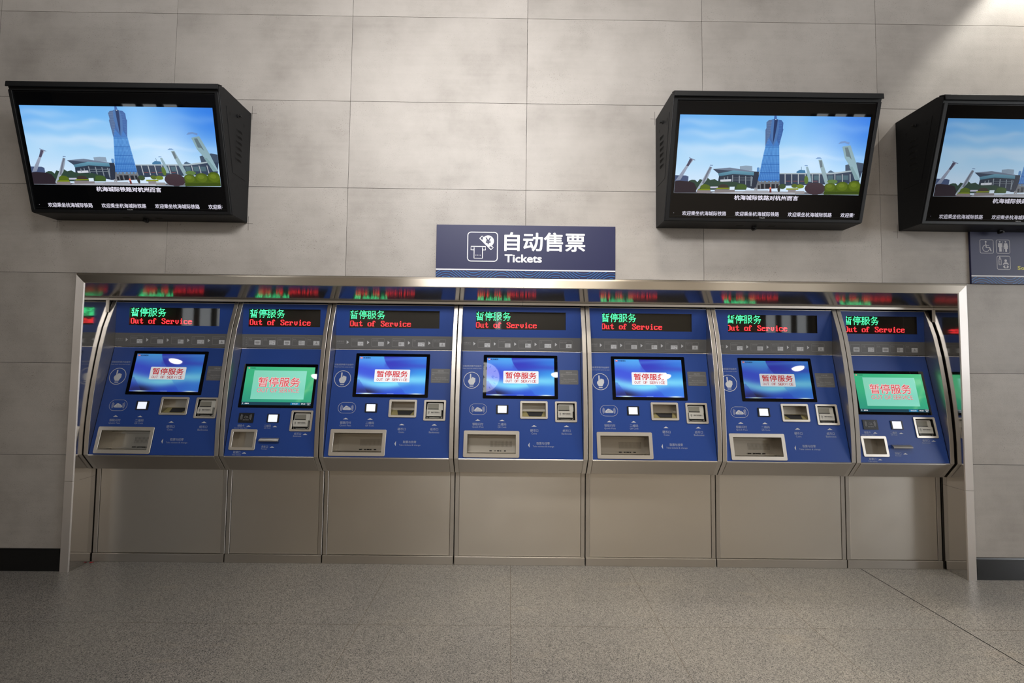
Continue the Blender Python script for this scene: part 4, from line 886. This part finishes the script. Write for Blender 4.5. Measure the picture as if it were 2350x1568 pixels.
# ================================================================== MONITORS
PIC = '''
2 140 160 180 140 160 180 420 388 498 396 494 368 455 366 417 370
2 95 145 200 95 145 200 527 401 544 401 541 377 530 375 525 380
2 62 78 98 62 78 98 1080 391 1189 395 1186 344 1147 338 1110 345 1074 356
2 50 112 155 50 112 155 777 410 834 409 828 389 795 386 775 398
2 90 120 150 90 120 150 803 387 806 387 803 369 800 369
2 70 95 120 70 95 120 972 402 1021 401 1004 395 989 387 976 393
2 70 85 120 70 85 120 1 462 103 463 103 435 86 429 15 428
3 48 62 84 48 62 84 680 484 1174 462 1189 390 1117 387 994 404 670 409
4 165 180 188 165 180 188 671 414 995 411 1118 394 1117 386 994 402 670 408
4 180 186 192 180 186 192 711 471 716 471 708 414 703 414
4 180 186 192 180 186 192 753 470 758 470 750 414 745 414
4 180 186 192 180 186 192 794 470 799 470 791 413 786 413
4 180 186 192 180 186 192 838 469 843 469 834 412 830 413
4 180 186 192 180 186 192 882 469 887 469 878 412 873 412
4 180 186 192 180 186 192 925 468 930 468 922 411 917 411
4 180 186 192 180 186 192 1024 467 1029 467 1020 410 1015 410
4 180 186 192 180 186 192 1071 466 1076 466 1066 410 1061 410
4 180 186 192 180 186 192 1120 466 1125 466 1115 409 1110 409
4 120 70 75 120 70 75 718 457 745 457 744 452 717 453
4 120 70 75 120 70 75 761 456 789 456 788 452 761 452
4 120 70 75 120 70 75 805 456 833 455 832 451 805 452
4 120 70 75 120 70 75 843 455 871 455 870 451 843 451
4 120 70 75 120 70 75 887 455 915 454 914 450 887 451
4 72 100 112 72 100 112 845 446 878 446 874 419 841 419
4 72 100 112 72 100 112 891 445 924 445 920 418 887 419
4 72 100 112 72 100 112 979 444 1012 444 1007 417 975 417
4 72 100 112 72 100 112 1031 444 1064 443 1059 416 1026 417
4 72 100 112 72 100 112 1074 443 1107 443 1103 416 1070 416
3 44 52 68 44 52 68 501 502 529 502 545 455 541 401 509 400 505 440
4 46 56 72 46 56 72 291 461 501 500 504 435 511 423 382 417 293 431
5 72 116 140 104 156 178 293 431 382 417 511 423 509 402 379 395 286 415
6 112 126 148 112 126 148 251 389 287 415 380 396 510 404 509 399 356 379
7 60 72 92 60 72 92 251 389 287 415 377 397 344 396
6 135 145 155 135 145 155 326 458 332 458 330 437 325 437
6 135 145 155 135 145 155 348 452 353 452 351 432 346 432
6 135 145 155 135 145 155 381 480 386 480 381 423 375 424
6 135 145 155 135 145 155 423 482 429 482 423 425 417 426
6 135 145 155 135 145 155 464 485 469 484 463 428 457 428
6 135 145 155 135 145 155 498 487 504 487 498 430 492 430
6 205 210 220 205 210 220 305 464 373 460 372 447 304 451
6 120 130 140 120 130 140 382 441 494 440 494 437 382 439
6 120 130 140 120 130 140 383 454 495 453 495 450 383 452
8 66 104 164 66 104 164 562 253 646 252 643 150 620 98 583 99 561 151
8 52 112 190 86 152 220 539 455 676 453 647 249 561 251
8 112 116 122 112 116 122 529 507 680 498 676 451 540 452
9 38 40 48 38 40 48 545 503 558 503 555 481 543 481
9 38 40 48 38 40 48 565 503 584 503 580 473 561 473
9 38 40 48 38 40 48 592 501 622 501 618 472 588 473
9 38 40 48 38 40 48 631 500 652 499 649 473 628 474
9 38 40 48 38 40 48 660 497 674 497 671 473 657 473
9 90 170 240 90 170 240 549 462 561 461 560 458 548 458
9 90 170 240 90 170 240 568 461 580 461 579 458 567 458
9 90 170 240 90 170 240 592 461 604 461 604 457 592 457
9 90 170 240 90 170 240 617 461 629 461 628 457 616 457
9 90 170 240 90 170 240 636 461 648 460 648 457 636 457
9 90 170 240 90 170 240 658 460 670 460 669 456 657 457
9 36 84 150 36 84 150 561 259 648 257 648 255 561 257
9 104 164 224 104 164 224 560 266 649 265 649 263 560 264
9 104 164 224 104 164 224 560 273 650 272 650 270 559 271
9 104 164 224 104 164 224 559 280 651 279 651 277 559 278
9 104 164 224 104 164 224 558 287 652 286 652 284 558 285
9 104 164 224 104 164 224 557 294 653 293 653 291 557 292
9 104 164 224 104 164 224 557 301 654 300 654 298 556 299
9 36 84 150 36 84 150 556 308 655 307 655 305 556 306
9 104 164 224 104 164 224 555 315 656 314 656 312 555 313
9 104 164 224 104 164 224 554 322 657 321 657 319 554 320
9 104 164 224 104 164 224 554 330 658 328 658 326 553 328
9 104 164 224 104 164 224 553 337 659 335 659 333 553 335
9 104 164 224 104 164 224 552 344 660 342 660 340 552 342
9 104 164 224 104 164 224 551 351 661 350 661 348 551 349
9 36 84 150 36 84 150 551 358 662 357 662 355 550 356
9 104 164 224 104 164 224 550 365 663 364 663 362 550 363
9 104 164 224 104 164 224 549 372 664 371 664 369 549 370
9 104 164 224 104 164 224 548 380 665 378 665 376 548 378
9 104 164 224 104 164 224 548 387 666 385 666 383 547 385
9 104 164 224 104 164 224 547 394 667 392 667 390 547 392
9 104 164 224 104 164 224 546 401 668 400 668 398 546 399
9 36 84 150 36 84 150 545 408 669 407 669 405 545 406
9 104 164 224 104 164 224 545 416 670 414 670 412 544 414
9 104 164 224 104 164 224 544 423 671 421 671 419 544 421
9 104 164 224 104 164 224 543 430 673 428 672 426 543 428
9 104 164 224 104 164 224 542 437 674 436 673 434 542 435
9 104 164 224 104 164 224 542 445 675 443 674 441 541 443
10 44 100 176 44 100 176 549 452 552 452 569 253 568 253
10 44 100 176 44 100 176 561 452 563 452 576 253 575 253
10 44 100 176 44 100 176 572 452 574 452 584 253 582 253
10 44 100 176 44 100 176 584 452 586 452 591 253 589 253
10 44 100 176 44 100 176 595 452 597 452 598 253 596 253
10 44 100 176 44 100 176 606 452 609 452 605 253 603 253
10 44 100 176 44 100 176 618 451 620 451 612 252 610 252
10 44 100 176 44 100 176 629 451 631 451 619 252 618 252
10 44 100 176 44 100 176 641 451 643 451 626 252 625 252
10 44 100 176 44 100 176 652 451 654 451 634 252 632 252
10 44 100 176 44 100 176 663 451 665 451 641 252 639 252
9 84 108 150 84 108 150 561 252 574 215 591 150 584 101 563 103 551 116 555 148 550 158
9 58 98 162 58 98 162 646 250 653 199 660 154 656 149 655 117 641 102 621 100 631 150 624 215
9 66 122 194 66 122 194 561 252 647 250 624 205 608 245 572 200
10 74 116 174 74 116 174 609 251 626 212 632 150 624 101 604 91 583 99 579 150 591 200
11 34 54 98 34 54 98 605 245 613 195 618 130 618 99 597 96 599 150
12 110 138 178 110 138 178 552 115 584 115 584 113 552 114
12 84 128 190 84 128 190 624 114 648 114 648 113 624 113
12 110 138 178 110 138 178 553 125 584 124 584 123 553 123
12 84 128 190 84 128 190 625 124 648 123 648 122 625 122
12 110 138 178 110 138 178 555 134 584 134 583 132 554 133
12 84 128 190 84 128 190 626 133 648 133 648 131 626 132
12 110 138 178 110 138 178 556 143 583 143 583 142 556 142
12 84 128 190 84 128 190 627 142 648 142 648 141 627 141
12 110 138 178 110 138 178 557 153 583 152 583 151 557 151
12 84 128 190 84 128 190 629 152 648 152 648 150 629 150
12 110 138 178 110 138 178 558 162 582 162 582 160 558 161
12 84 128 190 84 128 190 630 161 648 161 648 160 630 160
12 110 138 178 110 138 178 560 172 582 171 582 170 559 170
12 84 128 190 84 128 190 631 171 648 170 648 169 631 169
12 110 138 178 110 138 178 561 181 582 181 581 179 561 180
12 84 128 190 84 128 190 633 180 648 180 648 178 632 179
12 110 138 178 110 138 178 562 190 581 190 581 189 562 189
12 84 128 190 84 128 190 634 190 648 189 648 188 634 188
12 110 138 178 110 138 178 563 200 581 200 581 198 563 198
12 84 128 190 84 128 190 635 199 648 199 647 197 635 198
12 110 138 178 110 138 178 564 209 580 209 580 208 564 208
12 84 128 190 84 128 190 636 208 648 208 647 207 636 207
12 110 138 178 110 138 178 566 219 580 219 580 217 565 217
12 84 128 190 84 128 190 638 218 648 218 647 216 637 216
12 110 138 178 110 138 178 567 228 580 228 580 227 567 227
12 84 128 190 84 128 190 639 227 647 227 647 226 639 226
12 110 138 178 110 138 178 568 238 579 238 579 236 568 236
12 84 128 190 84 128 190 640 237 647 237 647 235 640 235
10 62 100 166 62 100 166 594 94 612 94 608 74 595 74
13 220 235 250 220 235 250 603 101 609 101 609 97 602 97
12 132 142 165 165 172 190 23 460 53 457 97 374 125 337 105 327 83 368
13 78 76 98 78 76 98 83 372 97 375 118 335 101 330
13 110 120 150 110 120 150 96 322 136 337 134 340 96 326
12 165 178 190 140 152 170 157 517 171 514 219 454 236 407 245 379 229 374 192 454
13 110 116 132 110 116 132 191 475 202 475 229 402 242 379 232 377 215 413
13 90 110 150 90 110 150 230 365 248 366 249 369 231 369
12 140 168 180 140 168 180 857 457 877 457 855 394 842 368 829 369
13 100 140 190 100 140 190 817 363 841 364 838 360 824 359
12 142 168 176 142 168 176 969 480 990 475 958 398 923 325 901 327 918 370
13 96 112 122 96 112 122 907 332 922 330 933 368 920 373
13 100 140 190 100 140 190 881 321 922 319 909 313 894 313
12 150 182 192 128 160 170 1148 443 1181 442 1140 344 1087 240 1037 249 1064 315 1104 365
13 92 112 120 92 112 120 1071 305 1090 307 1108 324 1073 252 1054 254
13 126 158 164 126 158 164 1100 365 1119 365 1176 442 1151 442
13 105 142 196 105 142 196 1009 233 1050 227 1076 236 1079 224 1048 216 1024 219
14 44 36 44 44 36 44 7 532 158 530 159 501 142 473 111 464 50 460 1 463
11 48 70 58 48 70 58 160 514 472 510 468 479 435 472 395 462 352 464 308 463 285 458 268 448 241 454 223 441 192 454 175 449 161 468 146 455 126 454 105 461
13 60 84 44 60 84 44 401 509 472 508 476 492 452 477 413 477
14 84 104 30 84 104 30 245 498 241 490 231 484 218 480 204 480 192 484 183 491 181 499 185 507 195 514 208 517 222 517 234 513 242 506
14 62 52 48 62 52 48 359 491 355 486 346 481 333 479 319 479 306 482 298 486 296 492 299 497 309 501 322 504 336 504 348 501 357 497
14 66 92 44 66 92 44 474 491 470 484 461 479 448 476 434 476 421 480 413 485 411 492 415 499 424 504 437 507 451 507 464 504 472 498
14 60 80 50 60 80 50 719 486 716 480 709 474 700 472 690 472 682 475 676 480 675 487 678 494 685 499 694 502 704 502 712 499 718 493
14 84 100 36 84 100 36 793 483 790 478 784 473 776 471 767 471 760 474 755 478 754 483 757 489 763 493 771 495 779 495 787 493 791 488
14 110 130 36 110 130 36 834 485 831 480 823 475 813 473 802 473 793 476 786 480 785 486 788 491 795 495 806 498 817 497 826 495 832 490
14 86 112 40 86 112 40 855 446 852 435 847 426 841 421 836 421 831 426 829 435 829 446 832 457 837 466 843 471 849 471 853 466 856 457
14 90 120 60 90 120 60 1041 454 1036 448 1027 444 1013 442 999 442 986 445 977 449 975 455 979 460 989 464 1002 466 1017 466 1030 464 1038 459
15 62 46 54 62 46 54 970 496 961 480 941 467 914 460 884 461 859 468 843 482 839 498 848 514 868 527 895 534 925 534 950 526 966 513
15 72 92 16 72 92 16 1044 496 1037 481 1023 469 1005 462 986 463 970 470 960 482 958 498 965 513 978 525 997 532 1016 531 1032 524 1042 512
16 88 108 20 88 108 20 1027 488 1022 479 1013 472 1000 468 986 468 974 472 967 480 965 489 970 498 980 506 993 509 1006 509 1018 505 1025 498
17 104 124 30 104 124 30 1010 481 1008 477 1002 473 995 471 987 471 981 473 977 477 976 482 978 486 983 490 991 492 998 492 1005 490 1009 486
15 72 92 16 72 92 16 1124 492 1116 475 1101 462 1081 454 1060 455 1043 462 1032 476 1030 493 1038 511 1053 524 1073 532 1094 531 1111 523 1122 510
16 88 108 20 88 108 20 1106 484 1101 474 1090 466 1076 461 1061 462 1049 466 1041 475 1039 485 1044 495 1055 503 1069 508 1084 508 1096 503 1104 494
17 104 124 30 104 124 30 1088 477 1085 472 1079 468 1071 466 1063 466 1056 468 1051 472 1050 478 1053 483 1059 487 1067 489 1075 489 1082 486 1087 482
15 72 92 16 72 92 16 1200 488 1192 470 1177 455 1157 447 1136 447 1119 456 1108 471 1107 489 1114 508 1130 523 1150 531 1171 530 1188 522 1199 507
16 88 108 20 88 108 20 1182 480 1177 469 1166 460 1152 455 1137 456 1124 461 1117 470 1115 481 1120 492 1131 501 1145 506 1160 505 1173 500 1181 491
17 104 124 30 104 124 30 1164 473 1161 467 1155 463 1147 461 1139 461 1132 463 1128 468 1127 473 1129 479 1135 483 1143 486 1152 486 1159 483 1163 479
17 56 74 14 56 74 14 965 534 1191 531 1188 512 962 515
17 132 122 124 132 122 124 164 534 249 533 250 515 162 516
16 130 124 126 130 124 126 276 529 402 524 400 508 274 509
17 215 232 245 215 232 245 368 512 398 511 398 492 367 493
15 190 190 210 190 190 210 246 503 293 502 292 492 245 493
16 120 136 20 120 136 20 168 517 248 516 244 508 170 509
17 126 136 30 126 136 30 285 508 367 505 367 499 284 500
16 140 134 136 140 134 136 738 523 787 520 785 505 735 506
16 150 148 150 150 148 150 783 533 843 528 841 513 780 513
15 140 150 40 140 150 40 725 507 801 506 800 496 723 498
13 104 106 114 104 106 114 19 535 1191 531 1188 517 831 519 457 517 18 528
15 176 178 186 176 178 186 249 534 789 533 787 522 457 519 265 526
16 160 162 170 160 162 170 450 528 617 526 610 512 467 514
17 235 120 92 235 120 92 629 499 627 493 622 491 619 494 617 499 620 504 624 506 628 504
17 110 60 60 110 60 60 620 524 634 524 631 504 619 504
16 56 56 52 56 56 52 686 503 684 494 681 488 677 484 673 484 670 488 668 495 668 503 670 511 674 517 678 521 682 521 685 517 686 511
16 150 150 155 150 150 155 525 513 532 513 530 497 523 497
16 150 150 155 150 150 155 536 513 543 513 541 497 534 497'''
TVW, TVU = 1.2655, 1.2095
PROF = [(0.0, 3.042), (-0.284, 3.042), (-0.326, 3.026), (-0.326, 3.000), (-0.321, 2.990), (-0.151, 2.292), (0.0, 2.292)]
TD = Vector((0, 0.170, -0.698)).normalized(); TN = Vector((0, TD.z, -TD.y))
def make_monitor(label, x0):
    xc = x0+TVW/2; o = (xc, 0.0, 2.292)
    r = thing('wall_monitor', label, 'monitor', o, 'black wall monitors above the ticket machines')
    mb = MB(); mb.prism_x(PROF, x0, x0+TVW, 'tv_black'); mb.build('casing', r, o, bevel=0.003)
    mb = MB(); mb.prism_x([(-0.300, 3.0425), (-0.340, 3.027), (-0.342, 2.995), (-0.336, 2.994), (-0.334, 3.022), (-0.300, 3.036)], x0-0.001, x0+TVW+0.001, 'tv_black'); mb.build('visor', r, o, bevel=0.0015, seg=1)
    P0 = Vector((x0, -0.321, 2.990))
    def face(x, z, d): return tuple(P0 + Vector((x, 0, 0)) + TD*(-z) + TN*d)
    def scr(x, z, d): return face(x+(TVW-TVU)/2, z-0.014, d)
    L = 0.7184
    mb = MB(face); mb.ring((0.004, TVW-0.004, -L+0.003, -0.006), (0.025, TVW-0.025, -0.699, -0.0105), 0.003, 0.002, 0.0, 0.010, 'tv_black'); mb.build('front_frame', r, o, bevel=0.0015, seg=1)
    mb = MB(scr); mb.block(0.0, TVU, -0.682, 0.0, 0.0, 0.004, 'black_glass'); sc = mb.build('screen', r, o)
    mb = MB(scr); mb.stroke([(0.0015, -0.68), (0.0015, -0.001), (TVU-0.0015, -0.001), (TVU-0.0015, -0.68)], 0.002, 0.0043, 'tv_black'); mb.stroke([(0.001, -0.672), (TVU-0.001, -0.672)], 0.0012, 0.0043, 'dark_gap')
    mb.text('PHILIPS', 0.578, 0.612, -0.6765, -0.6815, 0.0044, 'pale_print', 0.02); mb.build('bezel_trim', sc, o, recalc=False)
    mb = MB(scr); m = 'monitor_picture'
    U0, U1, V0, V1 = 0.0195, 1.1865, 0.0775, 0.5335
    blob = [(0.10, 0.10, .16, .05, .30), (0.18, 0.24, .22, .05, .35), (0.36, 0.20, .08, .03, .30), (0.35, 0.42, .40, .06, .50), (0.62, 0.50, .35, .03, .40), (0.72, 0.60, .10, .12, .45), (0.80, 0.30, .10, .16, .18), (0.95, 0.14, .20, .05, .15), (0.60, 0.10, .09, .30, .16), (0.07, 0.50, .10, .10, .2)]
    def sky(u, v):
        c = mixc((110, 180, 242), (168, 214, 248), sm(0, .6, v)); c = mixc(c, (42, 118, 226), sm(.6, 1.0, u)*(1-sm(.1, .8, v))*0.85)
        c = mixc(c, (212, 232, 252), sm(.45, .95, v)*(1-0.35*sm(.5, 1, u))); c = mixc(c, (70, 140, 232), 0.2*gauss(u, .10)*(1-sm(0, .5, v)))
        w = 0.06*math.sin(17*u+5*v)+0.04*math.sin(41*u-13*v+1)
        for bu, bv, su, sv, a in blob:
            c = mixc(c, (226, 238, 252), a*math.exp(-((u-bu)/su)**2-((v-bv+0.12*(u-bu)*-0.4+w*0.25)/sv)**2))
        return L3(c)
    mb.grid(U0, U1, -V1, -V0, 96, 48, sky, 0.0045, m)
    for line in PIC.strip().split('\n'):
        t = [int(k) for k in line.split()]; ly = t[0]; A = rgb(*t[1:4]); B = rgb(*t[4:7]); t = t[7:]
        q = [(min(U1, max(U0, t[i]/1000)), -min(V1, max(V0, t[i+1]/1000))) for i in range(0, len(t), 2)]; n = len(q)
        zs = [p[1] for p in q]; lo, hi = min(zs), max(zs)
        cols = [tuple(A[k]+(B[k]-A[k])*((p[1]-lo)/((hi-lo) or 1)) for k in range(3))+(1,) for p in q]
        mb.poly(q, 0.0046+0.0001*int(ly), m, cols)
    TW = rgb(236, 232, 248)
    mb.text('杭海城际铁路对杭州而言', 0.4035, 0.808, -0.5425, -0.571, 0.0046, m, 0.022, 3, TW)
    for k in range(4):
        a = 0.083+0.3365*k
        if k < 3: mb.text('欢迎乘坐杭海城际铁路', a, a+0.280, -0.642, -0.669, 0.0046, m, 0.006, 3, TW)
        else: mb.text('欢迎乘', a, a+0.081, -0.642, -0.669, 0.0046, m, 0.006, 3, TW); mb.rect(a+0.0845, a+0.0875, -0.661, -0.658, 0.0046, m, [TW]*4); mb.rect(a+0.0845, a+0.0875, -0.651, -0.648, 0.0046, m, [TW]*4)
    mb.rect(0.0275, 0.0295, -0.6555, -0.6535, 0.0046, m, [TW]*4)
    mb.build('screen_image', sc, o, recalc=False)
    # side doors with louvres, sockets and a latch on both cheeks; a latch and slots underneath
    for s, xs in ((-1, x0), (1, x0+TVW)):
        sd = lambda y, z, d, s=s, xs=xs: (xs+s*d, y, z)
        mb = MB(sd); pts = [(-0.255, 2.943), (-0.040, 2.945), (-0.042, 2.560), (-0.170, 2.560)]
        mb.slab(pts, 0.0, 0.0015, 'tv_black'); mb.stroke(pts, 0.0022, 0.0017, 'tv_dark', closed=True)
        for y in (-0.221, -0.080):
            mb.stroke([(y-0.013, 2.933), (y+0.013, 2.933), (y+0.013, 2.893), (y-0.013, 2.893)], 0.0016, 0.0018, 'tv_dark', closed=True); mb.rect(y-0.007, y+0.007, 2.905, 2.925, 0.0019, 'dark_gap')
        door = mb.build('access_door', r, o, recalc=False)
        for k in range(6):
            z = 2.853-0.0378*k; mb = MB(sd); v = []
            for i in range(7):
                t = i/6; y = -0.154+0.064*t; hgt = 0.009*math.sin(math.pi*t)+0.001
                v += [sd(y, z+0.004-t*0.002, 0.0015), sd(y, z-0.001-t*0.002, 0.0015+hgt), sd(y, z-0.008-t*0.002, 0.0016)]
            f = []
            for i in range(6): f += [(3*i, 3*i+3, 3*i+4, 3*i+1)]
            mb.add(v, f, 'tv_black'); mb.add(v, [(3*i+1, 3*i+4, 3*i+5, 3*i+2) for i in range(6)], 'dark_gap'); mb.build('louvre', door, o, recalc=False)
        mb = MB(sd); mb.lathe(sd(-0.142, 2.942, 0.0), (s, 0, 0), [(0, .011), (.006, .011), (.008, .006), (.018, .006)], 'tv_dark', 12); mb.block(-0.150, -0.134, 2.939, 2.951, 0.014, 0.021, 'tv_dark'); mb.build('latch', door, o)
    mb = MB(); mb.box(xc-0.014, xc+0.014, -0.060, -0.044, 2.274, 2.292, 'tv_dark'); mb.box(xc-0.008, xc+0.008, -0.072, -0.040, 2.270, 2.281, 'tv_dark'); mb.build('bottom_latch', r, o, bevel=0.002)
    dn = lambda x, y, d: (x, y, 2.292-d)
    mb = MB(dn)
    for dx in (-0.13, 0.08): mb.rect(xc+dx, xc+dx+0.045, -0.085, -0.065, 0.0006, 'dark_gap')
    mb.stroke([(xc-0.22, -0.012), (xc-0.22, -0.125), (xc+0.19, -0.125), (xc+0.19, -0.012)], 0.002, 0.0005, 'tv_dark', closed=True); mb.build('bottom_door', r, o, recalc=False)
    return r
tv = make_monitor('black wall monitor at the left, above the two leftmost ticket machines', -3.037)
for x0, lb in ((0.9725, 'black wall monitor right of the Tickets sign, with its whole screen in view'), (2.6125, 'black wall monitor at the right edge of the photo, above the restroom sign')):
    c = copy_tree(tv); c.location.x = x0+TVW/2; c['label'] = lb
dim_at_angle(c)

# ------------------------------------------------------------------ small loose things
mb = MB(); mb.box(-0.007, 0.007, -0.004, 0.004, 0, 0.004, 'red_plastic'); mb.box(0.005, 0.016, -0.003, 0.002, 0, 0.0025, 'red_plastic')
s = mb.build('plastic_scrap', origin=(0, 0, 0), bevel=0.001); s.location = (-2.800, 0.113, 0.0); s.rotation_euler.z = 0.4
tag(s, 'tiny red plastic scrap on the floor in the left corner of the surround', 'scrap')
